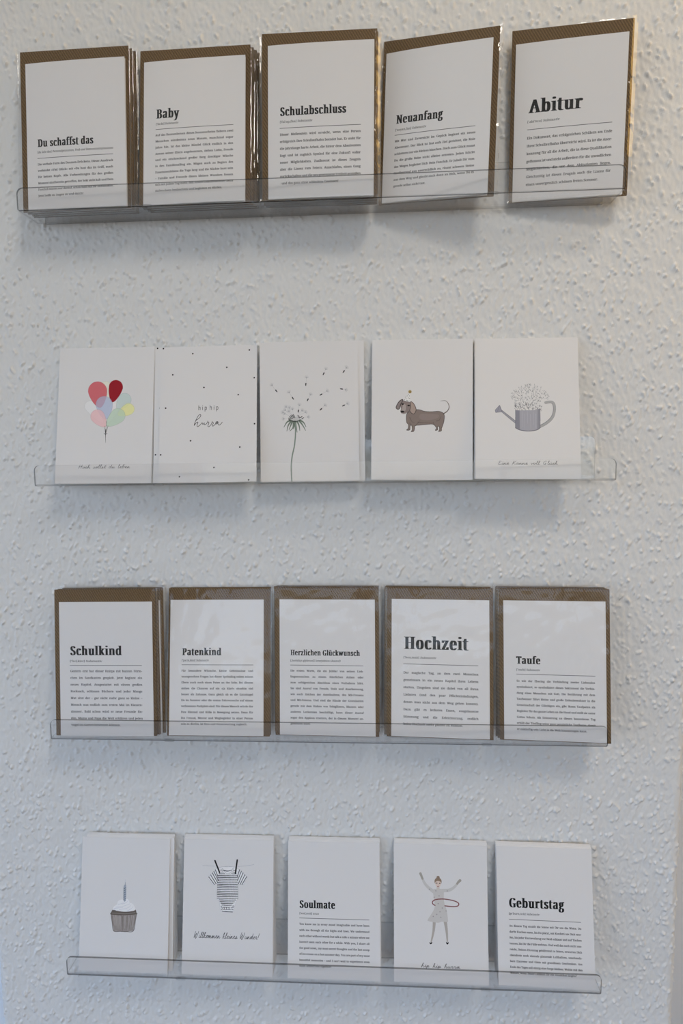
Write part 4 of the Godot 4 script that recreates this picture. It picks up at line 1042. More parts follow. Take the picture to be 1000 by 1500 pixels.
		["l",[166,168,173],0.75,0.29,0.15,0,[41.9,68.1,39.8,66.1]],
		["l",[166,168,173],0.75,0.29,0.15,0,[41.9,68.1,40.5,65.3]],
		["l",[166,168,173],0.75,0.29,0.15,0,[41.9,68.1,41.4,64.9]],
		["l",[166,168,173],0.75,0.29,0.15,0,[41.9,68.1,42.5,64.9]],
		["l",[166,168,173],0.75,0.29,0.15,0,[41.9,68.1,43.4,65.3]],
		["l",[166,168,173],0.75,0.29,0.15,0,[41.9,68.1,44.1,66]],
		["l",[166,168,173],0.75,0.29,0.15,0,[41.9,68.1,44.5,67]],
		["l",[166,168,173],0.6,0.22,0.22,0,[42,67.3,40.8,73.8]],
		["l",[37,40,42],1,1.27,0.88,0,[41,72.8,40.6,74.9]],
		["l",[166,168,173],0.75,0.29,0.15,0,[28.2,69.7,25.4,69.7]],
		["l",[166,168,173],0.75,0.29,0.15,0,[28.2,69.7,25.4,68.7]],
		["l",[166,168,173],0.75,0.29,0.15,0,[28.2,69.7,25.7,67.8]],
		["l",[166,168,173],0.75,0.29,0.15,0,[28.2,69.7,26.4,67.1]],
		["l",[166,168,173],0.75,0.29,0.15,0,[28.2,69.7,27.3,66.7]],
		["l",[166,168,173],0.75,0.29,0.15,0,[28.2,69.7,28.3,66.7]],
		["l",[166,168,173],0.75,0.29,0.15,0,[28.2,69.7,29.2,67.2]],
		["l",[166,168,173],0.4,0.2,0.2,0,[27.7,69,36,81.1]],
		["l",[166,168,173],0.75,0.29,0.15,0,[31.5,70.8,28.8,70.3]],
		["l",[166,168,173],0.75,0.29,0.15,0,[31.5,70.8,28.9,69.3]],
		["l",[166,168,173],0.75,0.29,0.15,0,[31.5,70.8,29.4,68.5]],
		["l",[166,168,173],0.75,0.29,0.15,0,[31.5,70.8,30.2,67.9]],
		["l",[166,168,173],0.75,0.29,0.15,0,[31.5,70.8,31.1,67.7]],
		["l",[166,168,173],0.75,0.29,0.15,0,[31.5,70.8,32.1,67.9]],
		["l",[166,168,173],0.75,0.29,0.15,0,[31.5,70.8,32.9,68.5]],
		["l",[166,168,173],0.4,0.2,0.2,0,[31.1,70.1,36,81.1]],
		["l",[166,168,173],0.75,0.29,0.15,0,[34.7,72.4,32.2,71.3]],
		["l",[166,168,173],0.75,0.29,0.15,0,[34.7,72.4,32.6,70.3]],
		["l",[166,168,173],0.75,0.29,0.15,0,[34.7,72.4,33.3,69.6]],
		["l",[166,168,173],0.75,0.29,0.15,0,[34.7,72.4,34.2,69.3]],
		["l",[166,168,173],0.75,0.29,0.15,0,[34.7,72.4,35.1,69.3]],
		["l",[166,168,173],0.75,0.29,0.15,0,[34.7,72.4,36,69.7]],
		["l",[166,168,173],0.75,0.29,0.15,0,[34.7,72.4,36.7,70.5]],
		["l",[166,168,173],0.4,0.2,0.2,0,[34.6,71.6,36,81.1]],
		["l",[166,168,173],0.75,0.29,0.15,0,[24.9,75.3,22.5,76.4]],
		["l",[166,168,173],0.75,0.29,0.15,0,[24.9,75.3,22,75.6]],
		["l",[166,168,173],0.75,0.29,0.15,0,[24.9,75.3,21.8,74.6]],
		["l",[166,168,173],0.75,0.29,0.15,0,[24.9,75.3,22.1,73.7]],
		["l",[166,168,173],0.75,0.29,0.15,0,[24.9,75.3,22.8,72.9]],
		["l",[166,168,173],0.75,0.29,0.15,0,[24.9,75.3,23.7,72.6]],
		["l",[166,168,173],0.75,0.29,0.15,0,[24.9,75.3,24.7,72.6]],
		["l",[166,168,173],0.4,0.2,0.2,0,[24.2,74.9,36,81.1]],
		["l",[166,168,173],0.75,0.29,0.15,0,[26.9,76.7,24.5,78]],
		["l",[166,168,173],0.75,0.29,0.15,0,[26.9,76.7,23.9,77.2]],
		["l",[166,168,173],0.75,0.29,0.15,0,[26.9,76.7,23.8,76.2]],
		["l",[166,168,173],0.75,0.29,0.15,0,[26.9,76.7,24.1,75.2]],
		["l",[166,168,173],0.75,0.29,0.15,0,[26.9,76.7,24.7,74.5]],
		["l",[166,168,173],0.75,0.29,0.15,0,[26.9,76.7,25.6,74.1]],
		["l",[166,168,173],0.75,0.29,0.15,0,[26.9,76.7,26.6,74.1]],
		["l",[166,168,173],0.4,0.2,0.2,0,[26.2,76.4,36,81.1]],
		["l",[166,168,173],0.75,0.29,0.15,0,[25.9,81.8,24.4,84]],
		["l",[166,168,173],0.75,0.29,0.15,0,[25.9,81.8,23.5,83.5]],
		["l",[166,168,173],0.75,0.29,0.15,0,[25.9,81.8,23,82.7]],
		["l",[166,168,173],0.75,0.29,0.15,0,[25.9,81.8,22.8,81.7]],
		["l",[166,168,173],0.75,0.29,0.15,0,[25.9,81.8,23,80.8]],
		["l",[166,168,173],0.75,0.29,0.15,0,[25.9,81.8,23.6,80]],
		["l",[166,168,173],0.75,0.29,0.15,0,[25.9,81.8,24.4,79.5]],
		["l",[166,168,173],0.4,0.2,0.2,0,[25.1,81.8,36,81.1]],
		["l",[166,168,173],0.75,0.29,0.15,0,[31.1,74.6,28.4,74.7]],
		["l",[166,168,173],0.75,0.29,0.15,0,[31.1,74.6,28.3,73.7]],
		["l",[166,168,173],0.75,0.29,0.15,0,[31.1,74.6,28.6,72.8]],
		["l",[166,168,173],0.75,0.29,0.15,0,[31.1,74.6,29.2,72.1]],
		["l",[166,168,173],0.75,0.29,0.15,0,[31.1,74.6,30.1,71.7]],
		["l",[166,168,173],0.75,0.29,0.15,0,[31.1,74.6,31.1,71.7]],
		["l",[166,168,173],0.75,0.29,0.15,0,[31.1,74.6,32,72.1]],
		["l",[166,168,173],0.4,0.2,0.2,0,[30.6,74,36,81.1]],
		["l",[166,168,173],0.75,0.29,0.15,0,[44.4,73.8,43.8,71.1]],
		["l",[166,168,173],0.75,0.29,0.15,0,[44.4,73.8,44.7,70.9]],
		["l",[166,168,173],0.75,0.29,0.15,0,[44.4,73.8,45.7,71]],
		["l",[166,168,173],0.75,0.29,0.15,0,[44.4,73.8,46.5,71.5]],
		["l",[166,168,173],0.75,0.29,0.15,0,[44.4,73.8,47.1,72.4]],
		["l",[166,168,173],0.75,0.29,0.15,0,[44.4,73.8,47.3,73.3]],
		["l",[166,168,173],0.75,0.29,0.15,0,[44.4,73.8,47,74.3]],
		["l",[166,168,173],0.4,0.2,0.2,0,[44.9,73.2,36,81.1]],
		["l",[166,168,173],0.75,0.29,0.15,0,[47.7,75.4,47.8,72.7]],
		["l",[166,168,173],0.75,0.29,0.15,0,[47.7,75.4,48.8,72.7]],
		["l",[166,168,173],0.75,0.29,0.15,0,[47.7,75.4,49.7,73.1]],
		["l",[166,168,173],0.75,0.29,0.15,0,[47.7,75.4,50.4,73.9]],
		["l",[166,168,173],0.75,0.29,0.15,0,[47.7,75.4,50.7,74.8]],
		["l",[166,168,173],0.75,0.29,0.15,0,[47.7,75.4,50.6,75.8]],
		["l",[166,168,173],0.75,0.29,0.15,0,[47.7,75.4,50.1,76.6]],
		["l",[166,168,173],0.4,0.2,0.2,0,[48.3,75.1,36,81.1]],
		["l",[166,168,173],0.75,0.29,0.15,0,[50.5,80.3,51.7,77.9]],
		["l",[166,168,173],0.75,0.29,0.15,0,[50.5,80.3,52.6,78.3]],
		["l",[166,168,173],0.75,0.29,0.15,0,[50.5,80.3,53.3,79]],
		["l",[166,168,173],0.75,0.29,0.15,0,[50.5,80.3,53.6,79.9]],
		["l",[166,168,173],0.75,0.29,0.15,0,[50.5,80.3,53.5,80.9]],
		["l",[166,168,173],0.75,0.29,0.15,0,[50.5,80.3,53,81.8]],
		["l",[166,168,173],0.75,0.29,0.15,0,[50.5,80.3,52.2,82.4]],
		["l",[166,168,173],0.4,0.2,0.2,0,[51.2,80.2,36,81.1]],
		["l",[166,168,173],0.75,0.29,0.15,0,[27.3,73,24.6,73.5]],
		["l",[166,168,173],0.75,0.29,0.15,0,[27.3,73,24.3,72.6]],
		["l",[166,168,173],0.75,0.29,0.15,0,[27.3,73,24.5,71.6]],
		["l",[166,168,173],0.75,0.29,0.15,0,[27.3,73,25,70.8]],
		["l",[166,168,173],0.75,0.29,0.15,0,[27.3,73,25.8,70.2]],
		["l",[166,168,173],0.75,0.29,0.15,0,[27.3,73,26.8,70.1]],
		["l",[166,168,173],0.75,0.29,0.15,0,[27.3,73,27.7,70.3]],
		["l",[166,168,173],0.4,0.2,0.2,0,[26.7,72.4,36,81.1]],
		["f",[214,214,214],1,1,[31,82.4,32.5,80.4,37,79.8,40.9,80.5,42.4,82.5,39.4,84.4,34.5,84.4]],
		["l",[37,40,42],1,0.88,0.59,0,[30.4,81.1,32.5,83.1]],
		["l",[37,40,42],1,0.88,0.59,0,[31.5,79.5,33.3,82.1]],
		["l",[37,40,42],1,0.88,0.59,0,[32.8,78.5,34.7,81.7]],
		["l",[37,40,42],1,0.88,0.59,0,[34.1,77.7,36.1,81.1]],
		["l",[37,40,42],1,0.88,0.59,0,[35.5,77.5,37.2,80.6]],
		["l",[37,40,42],1,0.88,0.59,0,[40.4,78.4,40.9,80.6]],
		["l",[37,40,42],1,0.88,0.59,0,[43.2,80.7,45,79.3]],
		["l",[37,40,42],1,0.88,0.59,0,[44.5,82.3,46.5,80.7]],
		["l",[37,40,42],1,0.88,0.59,0,[41.9,80.1,42.3,81.2]],
		["l",[127,142,127],0.95,1.96,0.59,1,[32.5,83.7,28.7,85.3,25.3,90.6]],
		["l",[90,103,93],0.8,0.39,0.2,1,[32.5,83.7,28.7,85.3,25.3,90.6]],
		["l",[127,142,127],0.95,1.96,0.59,1,[33.3,84.1,30,88.7,28.4,94.8]],
		["l",[90,103,93],0.8,0.39,0.2,1,[33.3,84.1,30,88.7,28.4,94.8]],
		["l",[127,142,127],0.95,1.96,0.59,1,[34.3,84.4,32.4,89.3,30.7,93.5]],
		["l",[90,103,93],0.8,0.39,0.2,1,[34.3,84.4,32.4,89.3,30.7,93.5]],
		["l",[127,142,127],0.95,1.96,0.59,1,[35.7,84.9,34.9,91.3,31.6,94.8]],
		["l",[90,103,93],0.8,0.39,0.2,1,[35.7,84.9,34.9,91.3,31.6,94.8]],
		["l",[127,142,127],0.95,1.96,0.59,1,[37.6,84.9,38.3,90.8,39.3,96.3]],
		["l",[90,103,93],0.8,0.39,0.2,1,[37.6,84.9,38.3,90.8,39.3,96.3]],
		["l",[127,142,127],0.95,1.96,0.59,1,[39.6,84.9,41.5,89.4,42.2,94.6]],
		["l",[90,103,93],0.8,0.39,0.2,1,[39.6,84.9,41.5,89.4,42.2,94.6]],
		["l",[127,142,127],0.95,1.96,0.59,1,[41.8,84.2,45.4,89,48.3,94.5]],
		["l",[90,103,93],0.8,0.39,0.2,1,[41.8,84.2,45.4,89,48.3,94.5]],
		["l",[127,142,127],0.95,1.96,0.59,1,[42.7,83.6,46.3,86,48.8,90.6]],
		["l",[90,103,93],0.8,0.39,0.2,1,[42.7,83.6,46.3,86,48.8,90.6]],
		["l",[127,142,127],0.95,1.96,0.59,1,[36.9,84.7,36.6,88.8,35.4,92.7]],
		["l",[90,103,93],0.8,0.39,0.2,1,[36.9,84.7,36.6,88.8,35.4,92.7]],
		["l",[51,58,54],1,0.78,0.78,1,[30.5,82.6,32.5,84,36.9,84.7,40.9,84.2,42.8,82.8]],
		["l",[145,160,147],1,1.31,1.31,1,[37.5,87.3,37.6,93.8,37.4,101.1,36.2,111.3,33.9,121.4,32.8,131.6,32.9,141.8,33.2,150.5]],
		["l",[90,103,97],0.7,0.29,0.29,1,[37.1,87.3,37.1,101.1,35.7,111.3,33.4,121.4,32.2,131.6,32.3,141.8,32.6,150.5]],
	],
	"13": [
		["l",[119,109,103],1,1.14,0.29,1,[75,78.6,78.9,75.8,80.7,71.8,79.6,67.5,76.8,64.9,71.8,65.1]],
		["f",[145,131,124],1,1,[46.3,74.1,50.6,74.5,55.5,76,62.6,76.4,69.7,76.1,74,77.5,75.7,80.4,75.4,86.2,74,91.2,72.9,94.1,72.7,96.6,69.8,97.3,70.8,95.5,70.5,92.3,68.8,92.1,68.8,95.5,66.4,96.1,67.6,94.1,66.9,92.3,64.1,89.7,58.4,89.7,51.3,90.4,45.6,91.1,44.9,94,44,97,41.4,97.3,42.5,95.4,42.1,91.1,40.3,90.7,39.9,95.4,36.6,95.7,38.2,93.9,38.5,90,36.7,87.4,36.3,80.9,37.4,77.7,39.9,75.9]],
		["l",[75,67,64],0.85,0.57,0.57,1,[46.3,74.1,50.6,74.5,55.5,76,62.6,76.4,69.7,76.1,74,77.5,75.7,80.4,75.4,86.2,74,91.2,72.9,94.1,72.7,96.6,69.8,97.3,70.8,95.5,70.5,92.3,68.8,92.1,68.8,95.5,66.4,96.1,67.6,94.1,66.9,92.3,64.1,89.7,58.4,89.7,51.3,90.4,45.6,91.1,44.9,94,44,97,41.4,97.3,42.5,95.4,42.1,91.1,40.3,90.7,39.9,95.4,36.6,95.7,38.2,93.9,38.5,90,36.7,87.4,36.3,80.9,37.4,77.7,39.9,75.9,46.3,74.1]],
		["l",[75,67,64],0.35,0.86,0.29,1,[64.1,87.6,65.9,91.2,67.6,92.3]],
		["l",[75,67,64],0.35,0.86,0.29,1,[46,91.1,48.5,88.2,50.6,85.3]],
		["l",[75,67,64],0.35,0.86,0.29,1,[39.9,88.2,40.7,91.1,42.4,91.1]],
		["l",[75,67,64],0.35,0.86,0.29,1,[48.5,87.5,55.6,88.2,62.7,87.6]],
		["l",[75,67,64],0.35,0.86,0.29,1,[67.6,86.2,70.4,85.4,72.6,81.1]],
		["l",[75,67,64],0.35,0.86,0.29,1,[39.9,82.4,42.1,86.7,44.9,88.2]],
		["f",[166,151,145],0.5,1,[51.3,78.8,61.2,78.9,69.7,79.7,68.3,83.3,58.4,85.4,50.6,83.9]],
		["f",[150,136,132],1,1,[32.3,64.2,36.3,65.5,40.6,66.4,41.6,69.3,40.1,74.4,37,77.3,33.8,78.4,31.3,77.7,30.3,75.8,31,72.9,30.2,69.3,30.9,66]],
		["l",[75,67,64],0.7,0.43,0.43,1,[32.3,64.2,36.3,65.5,40.6,66.4,41.6,69.3,40.1,74.4,37,77.3,33.8,78.4,31.3,77.7,30.3,75.8,31,72.9,30.2,69.3,30.9,66,32.3,64.2]],
		["f",[194,183,179],0.8,1,[33.1,68.6,35.2,68.6,35.9,72.2,35.2,75.1,33.1,75.1,31.3,75.1,32,72.2]],
		["l",[207,197,194],0.9,0.43,0.43,1,[31.3,77.4,33.8,78.3,36.9,77.1]],
		["d",[21,19,18],1,32.2,76.2,1.86,1.07],
		["d",[26,23,22],1,32.4,68.1,1.29,0.79],
		["d",[26,23,22],1,38.7,69.7,1.43,0.79],
		["f",[153,140,137],1,1,[32.3,63.1,29.1,64.9,26.3,69.2,25.6,72.1,27.4,73.6,29.2,72.5,30.2,68.5,32,65.3]],
		["l",[75,67,64],0.95,0.79,0.79,1,[32.3,63.1,29.1,64.9,26.3,69.2,25.6,72.1,27.4,73.6,29.2,72.5,30.2,68.5,32,65.3,32.3,63.1]],
		["f",[184,164,153],1,1,[40.6,65.7,43.4,67.2,45.9,71.6,46.3,75.2,44.5,78.4,42,78,39.9,75.1,40.7,70.8]],
		["l",[75,67,64],0.9,0.64,0.64,1,[40.6,65.7,43.4,67.2,45.9,71.6,46.3,75.2,44.5,78.4,42,78,39.9,75.1,40.7,70.8,40.6,65.7]],
		["f",[247,247,245],1,0,[33.4,64.3,39.8,56.6,40.4,66.2]],
		["d",[90,93,90],0.9,34.5,63.6,0.36,0.36],
		["d",[90,93,90],0.9,35.9,62,0.36,0.36],
		["d",[90,93,90],0.9,37.1,59.5,0.36,0.36],
		["d",[90,93,90],0.9,38.7,57.7,0.36,0.36],
		["d",[90,93,90],0.9,39.3,59.5,0.36,0.36],
		["d",[90,93,90],0.9,36.6,64.1,0.36,0.36],
		["d",[90,93,90],0.9,38.4,61.7,0.36,0.36],
		["d",[90,93,90],0.9,37.3,64.6,0.36,0.36],
		["d",[90,93,90],0.9,39.7,62.1,0.36,0.36],
		["d",[90,93,90],0.9,39.1,64.8,0.36,0.36],
		["d",[90,93,90],0.9,35.5,60.7,0.36,0.36],
		["d",[181,153,90],1,40,55,1.71,1.71],
		["d",[142,119,71],0.8,40,55.2,0.86,0.86],
	],
	"14": [
		["l",[184,184,184],1,2.59,2.59,1,[65.6,93.4,72.4,89.5,77.7,84,80.1,76.9,79.9,70.5,77.3,67.5,71.3,68.1]],
		["l",[119,119,129],0.9,0.53,0.38,1,[65.6,92,71.7,88.3,76.6,83.2,78.8,76.9,78.6,70.9,76.5,68.5,71.2,69.1]],
		["l",[119,119,129],0.5,0.3,0.3,1,[65.9,94.6,73.1,90.4,78.8,84.6,81.2,76.9,81,70.2,77.9,66.4,71.3,66.8]],
		["l",[171,171,179],1,2.59,1.83,1,[42.6,90.2,36.3,84.6,27.1,76.8]],
		["l",[119,119,129],0.9,0.38,0.38,1,[42.6,91.4,35.5,85.4,26.6,77.4]],
		["l",[119,119,129],0.9,0.38,0.38,1,[41.9,88.6,37,84.2,27.6,76.2]],
		["f",[166,166,179],1,0,[25,70.6,20.4,75.8,21,78.4,27.6,77.6,26.3,74.2]],
		["l",[119,119,129],1,0.38,0.38,0,[25,70.6,20.4,75.8,21,78.4,27.6,77.6,26.3,74.2,25,70.6]],
		["l",[119,119,129],0.7,0.3,0.3,0,[25,71,22.7,77.4]],
		["l",[119,119,129],0.7,0.3,0.3,0,[25.4,72.6,27.1,77.3]],
		["f",[181,181,190],1,0,[40.9,75.9,47,76.3,59.1,76,65.7,74.4,65.5,94.6,61.8,97,53.5,98.1,45.2,96.9,40.8,94.9]],
		["f",[142,142,153],0.8,0,[40.9,75.9,45.1,76.2,45.1,96.5,40.8,94.9]],
		["f",[149,149,158],0.7,0,[63.2,75.1,65.7,74.4,65.5,94.6,62.5,96.6]],
		["l",[119,119,129],1,0.76,0.76,1,[40.8,94.5,45.2,96.9,53.5,98,61.8,97,65.5,94.6]],
		["l",[119,119,129],0.9,0.53,0.53,0,[41.1,75.9,40.8,94.9]],
		["l",[119,119,129],0.9,0.53,0.53,0,[65.7,74.8,65.5,94.6]],
		["l",[205,205,212],0.5,0.76,0.46,0,[47.7,77.5,47.8,93.4]],
		["l",[205,205,212],0.5,0.76,0.46,0,[50,79.9,50.1,95]],
		["l",[205,205,212],0.5,0.76,0.46,0,[53,77.5,53.1,90.2]],
		["l",[205,205,212],0.5,0.76,0.46,0,[56,80.7,56.1,95.8]],
		["l",[205,205,212],0.5,0.76,0.46,0,[59,78.4,59.1,91.8]],
		["l",[205,205,212],0.5,0.76,0.46,0,[61.3,80,61.3,95]],
	],
	"30": [
		["f",[163,155,150],1,0,[36.8,85.5,66.9,84.4,65.8,91.5,63.8,102.7,55.6,103.8,40.5,103.6,38.4,94.3]],
		["l",[100,91,85],0.7,0.51,0.27,0,[38.2,86.8,40.1,97.4]],
		["l",[211,203,198],0.7,0.63,0.27,0,[39.2,86.3,41,96.8]],
		["l",[211,203,198],0.7,0.43,0.27,0,[40.6,88.6,42.2,98.1]],
		["l",[201,194,190],0.7,0.69,0.27,0,[41.4,86.5,43,97.3]],
		["l",[211,203,198],0.7,0.63,0.27,0,[42.5,86,44.4,100.9]],
		["l",[211,203,198],0.7,0.36,0.27,0,[43.6,86.5,45.1,98.6]],
		["l",[201,194,190],0.7,0.4,0.27,0,[44.9,87.9,46.3,101.1]],
		["l",[211,203,198],0.7,0.33,0.27,0,[45.9,87.4,46.8,97.1]],
		["l",[211,203,198],0.7,0.65,0.27,0,[47,86.7,48.1,101.2]],
		["l",[211,203,198],0.7,0.49,0.27,0,[48.1,87.4,48.9,99.2]],
		["l",[117,107,100],0.7,0.36,0.27,0,[49.1,86.2,49.8,98.4]],
		["l",[100,91,85],0.7,0.6,0.27,0,[50.3,87.2,50.9,103.1]],
		["l",[117,107,100],0.7,0.49,0.27,0,[51.3,86.1,51.7,100.9]],
		["l",[211,203,198],0.7,0.4,0.27,0,[52.4,86.3,52.6,100.6]],
		["l",[201,194,190],0.7,0.67,0.27,0,[53.5,87,53.5,100.3]],
		["l",[201,194,190],0.7,0.43,0.27,0,[54.6,85.8,54.5,96.6]],
		["l",[117,107,100],0.7,0.45,0.27,0,[55.7,87.5,55.3,102.1]],
		["l",[117,107,100],0.7,0.46,0.27,0,[56.8,86,56.3,99.3]],
		["l",[211,203,198],0.7,0.61,0.27,0,[58,85.7,57,102.7]],
		["l",[211,203,198],0.7,0.45,0.27,0,[58.9,88.6,58.4,96.2]],
		["l",[117,107,100],0.7,0.44,0.27,0,[60.1,85.9,59,100.5]],
		["l",[201,194,190],0.7,0.42,0.27,0,[61.2,86,60,99.1]],
		["l",[117,107,100],0.7,0.47,0.27,0,[62.2,87.3,61.1,97.1]],
		["l",[211,203,198],0.7,0.71,0.27,0,[63.3,86.8,61.9,98.5]],
		["l",[201,194,190],0.7,0.49,0.27,0,[64.4,87.2,62.8,98.9]],
		["l",[117,107,100],0.7,0.61,0.27,0,[65.6,85.9,64.1,96.3]],
		["l",[93,85,83],0.9,0.66,0.66,1,[36.7,85.6,38.3,94.3,40.4,103.5,48.2,103.8,55.6,103.9,63.8,102.7,65.9,91.5,67,84.4]],
		["f",[109,100,93],1,1,[36.7,85.7,37.1,82.6,39,80.2,43.8,81.4,50.7,82.2,58.1,81.7,65.2,79.4,66.9,82.7,67,84.5,51.9,86]],
		["l",[160,150,142],0.8,0.98,0.98,1,[38.4,84.1,43.9,84.1,51.9,84.4,60.3,83.6,65.3,82.7]],
		["f",[255,255,255],1,1,[38.9,80.5,39.5,77.2,43.6,74.2,44.3,71.2,48.2,68.9,52.5,69.1,55.1,67.8,57.8,69.8,58.3,71.8,62.7,73.6,65.2,77.9,64.5,80.4,60.2,81.4,56,82,51.8,81.8,49.6,81.2,46.5,81.3,42.8,81.4,41.7,80.5]],
		["l",[211,214,225],0.8,0.49,0.27,1,[49.4,73.9,53.6,72.4,57,69.8]],
		["l",[211,214,225],0.8,0.49,0.27,1,[42.1,77.6,50,76.4,57.9,73.7,58.9,72.2]],
		["l",[211,214,225],0.8,0.49,0.27,1,[46.4,79.9,53.8,78.7,59,76.1,60.5,73.6]],
		["l",[211,214,225],0.8,0.49,0.27,1,[56,81.1,60.7,78.5,63.2,75.5]],
		["l",[211,214,225],0.8,0.49,0.27,1,[44.7,74.1,48.4,73.5,52.6,71.4]],
		["l",[211,214,225],0.8,0.49,0.27,1,[40.1,79.1,45.3,78.2,50.6,77.8]],
		["f",[176,185,198],1,1,[51,54.8,52.3,52.3,53.2,52.5,54,55.2,53.9,69.2,51.2,69.4]],
		["l",[104,112,123],0.9,0.66,0.49,0,[51.1,57,53.7,55.4]],
		["l",[104,112,123],0.9,0.66,0.49,0,[51.2,59.3,53.8,57.8]],
		["l",[104,112,123],0.9,0.66,0.49,0,[51.2,61.7,53.8,60.2]],
		["l",[104,112,123],0.9,0.66,0.49,0,[51.3,64.1,53.9,62.5]],
		["l",[104,112,123],0.9,0.66,0.49,0,[51.4,66.4,54,64.9]],
		["l",[104,112,123],0.9,0.66,0.49,0,[51.4,68.7,54,67.2]],
		["l",[113,120,131],0.9,0.33,0.33,0,[51,54.8,51.2,69.3,52.5,69.7,53.9,69.1]],
		["l",[214,218,227],0.8,0.33,0.87,0,[52.7,46.4,52.6,51.8]],
		["l",[147,154,163],0.9,0.44,0.76,0,[52.7,49.8,52.7,52.9]],
	],
	"31": [
		["f",[255,255,255],1,0,[38.6,32.6,30.1,41.5,29,43.6,34.6,50.6,36.7,49.8,39.2,48.8,40,50.7,39.1,65.1,42.4,68.7,44,78.2,46.5,79.4,58,79.8,59.2,78.3,62.1,67.7,63.9,65,64.4,49.6,66.2,48.9,70.5,49.5,74.7,41.2,63.1,32,58.8,30.2,45.1,30.5]],
		["l",[187,187,194],0.7,0.29,0.29,0,[38.6,32.6,30.1,41.5,29,43.6,34.6,50.6,36.7,49.8,39.2,48.8,40,50.7,39.1,65.1,42.4,68.7,44,78.2,46.5,79.4,58,79.8,59.2,78.3,62.1,67.7,63.9,65,64.4,49.6,66.2,48.9,70.5,49.5,74.7,41.2,63.1,32,58.8,30.2,45.1,30.5,38.6,32.6]],
		["l",[67,67,77],1,0.8,0.66,0,[41.7,38.2,48.1,38.1]],
		["l",[67,67,77],1,0.66,0.8,0,[56.7,37.9,61.8,37.8]],
		["l",[67,67,77],1,0.88,0.66,1,[40.3,40.2,51.8,40.2,63.3,39.9]],
		["l",[67,67,77],1,0.88,0.66,1,[40.2,42.1,51.8,42.1,63.3,41.8]],
		["l",[67,67,77],1,0.88,0.66,1,[40.2,44,51.8,44,63.4,43.7]],
		["l",[67,67,77],1,0.88,0.66,1,[40.2,45.9,51.8,45.9,63.5,45.5]],
		["l",[67,67,77],1,0.88,0.66,1,[40.2,47.8,51.9,47.8,63.5,47.4]],
		["l",[67,67,77],1,0.88,0.66,1,[40.2,49.6,51.9,49.7,63.6,49.3]],
		["l",[67,67,77],1,0.88,0.66,1,[40.1,51.5,51.9,51.6,63.6,51.2]],
		["l",[67,67,77],1,0.88,0.66,1,[40.1,53.4,51.9,53.5,63.7,53.1]],
		["l",[67,67,77],1,0.88,0.66,1,[40.1,55.3,51.9,55.4,63.8,55]],
		["l",[67,67,77],1,0.88,0.66,1,[40.1,57.2,52,57.3,63.8,56.9]],
		["l",[67,67,77],1,0.88,0.66,1,[40,59.1,52,59.2,63.9,58.8]],
		["l",[67,67,77],1,0.88,0.66,1,[40,61,52,61.1,64,60.6]],
		["l",[67,67,77],1,0.88,0.66,1,[40,62.9,52,62.9,64,62.5]],
		["l",[67,67,77],1,0.88,0.66,1,[40,64.8,52,64.8,64.1,64.4]],
		["l",[67,67,77],1,0.88,0.66,1,[42,66.6,51.9,66.7,61.9,66.3]],
		["l",[67,67,77],1,0.88,0.66,1,[43.2,68.5,51.7,68.6,60.2,68.3]],
		["l",[67,67,77],1,0.88,0.66,1,[44.4,70.3,51.5,70.5,58.5,70.2]],
		["l",[67,67,77],1,0.88,0.66,1,[45.6,72.2,51.2,72.4,56.9,72.1]],
		["l",[67,67,77],0.85,0.66,0.66,0,[43,34.2,45.5,34.3]],
		["l",[67,67,77],0.85,0.66,0.66,0,[44.1,36.2,47,36.1]],
		["l",[67,67,77],0.85,0.66,0.66,0,[58.8,34.2,61.1,34.1]],
		["l",[67,67,77],0.85,0.66,0.66,0,[57.8,36.1,60.9,36]],
		["l",[67,67,77],1,0.8,0.8,0,[29.7,41.9,36.4,50]],
		["l",[67,67,77],1,0.8,0.8,0,[31.9,39.6,38.3,49.1]],
		["l",[67,67,77],1,0.8,0.8,0,[33.8,37.5,40.2,47.9]],
		["l",[67,67,77],1,0.8,0.8,0,[35.6,35.7,40.8,45.3]],
		["l",[67,67,77],1,0.8,0.8,0,[37.3,33.9,40.3,41]],
		["l",[67,67,77],1,0.8,0.8,0,[74.1,40.6,68.7,49.3]],
		["l",[67,67,77],1,0.8,0.8,0,[72,38.5,66.6,49.1]],
		["l",[67,67,77],1,0.8,0.8,0,[69.8,36.6,64.4,48.8]],
		["l",[67,67,77],1,0.8,0.8,0,[67.8,34.8,63.6,44.8]],
		["l",[67,67,77],1,0.8,0.8,0,[65.7,33.2,63.2,40.8]],
		["l",[147,147,155],0.8,1.9,1.9,1,[45.7,33.2,48.1,36.9,52.4,38.7,56.3,36.4,58.5,32.1]],
		["l",[244,244,244],1,1.31,1.31,1,[45.7,33.2,48.1,36.9,52.4,38.7,56.3,36.4,58.5,32.1]],
		["l",[67,67,77],1,1.02,0.58,1,[47,34.4,51.6,35,56.7,33.7]],
		["l",[174,174,180],0.8,0.29,0.29,1,[43.3,30.8,51.6,29.9,59.2,30.4]],
		["l",[67,67,77],1,0.66,0.66,0,[48.2,74.6,48.4,76.7]],
		["l",[67,67,77],1,0.66,0.66,0,[51,74.5,51.1,76.7]],
		["l",[67,67,77],1,0.66,0.66,0,[53.7,74.5,53.8,76.6]],
		["l",[67,67,77],1,0.58,0.58,0,[46.4,74.7,55,74.4]],
		["l",[67,67,77],1,0.51,0.51,0,[46.8,77,55.8,77]],
		["l",[67,67,77],1,0.73,0.73,0,[46.1,79.2,58,79.4]],
		["l",[67,67,77],0.8,0.73,0.73,0,[44.4,73.4,45.4,74]],
		["l",[67,67,77],0.8,0.73,0.73,0,[45,75.2,46.5,75.7]],
		["l",[67,67,77],0.8,0.73,0.73,0,[44.9,77,45.9,77.5]],
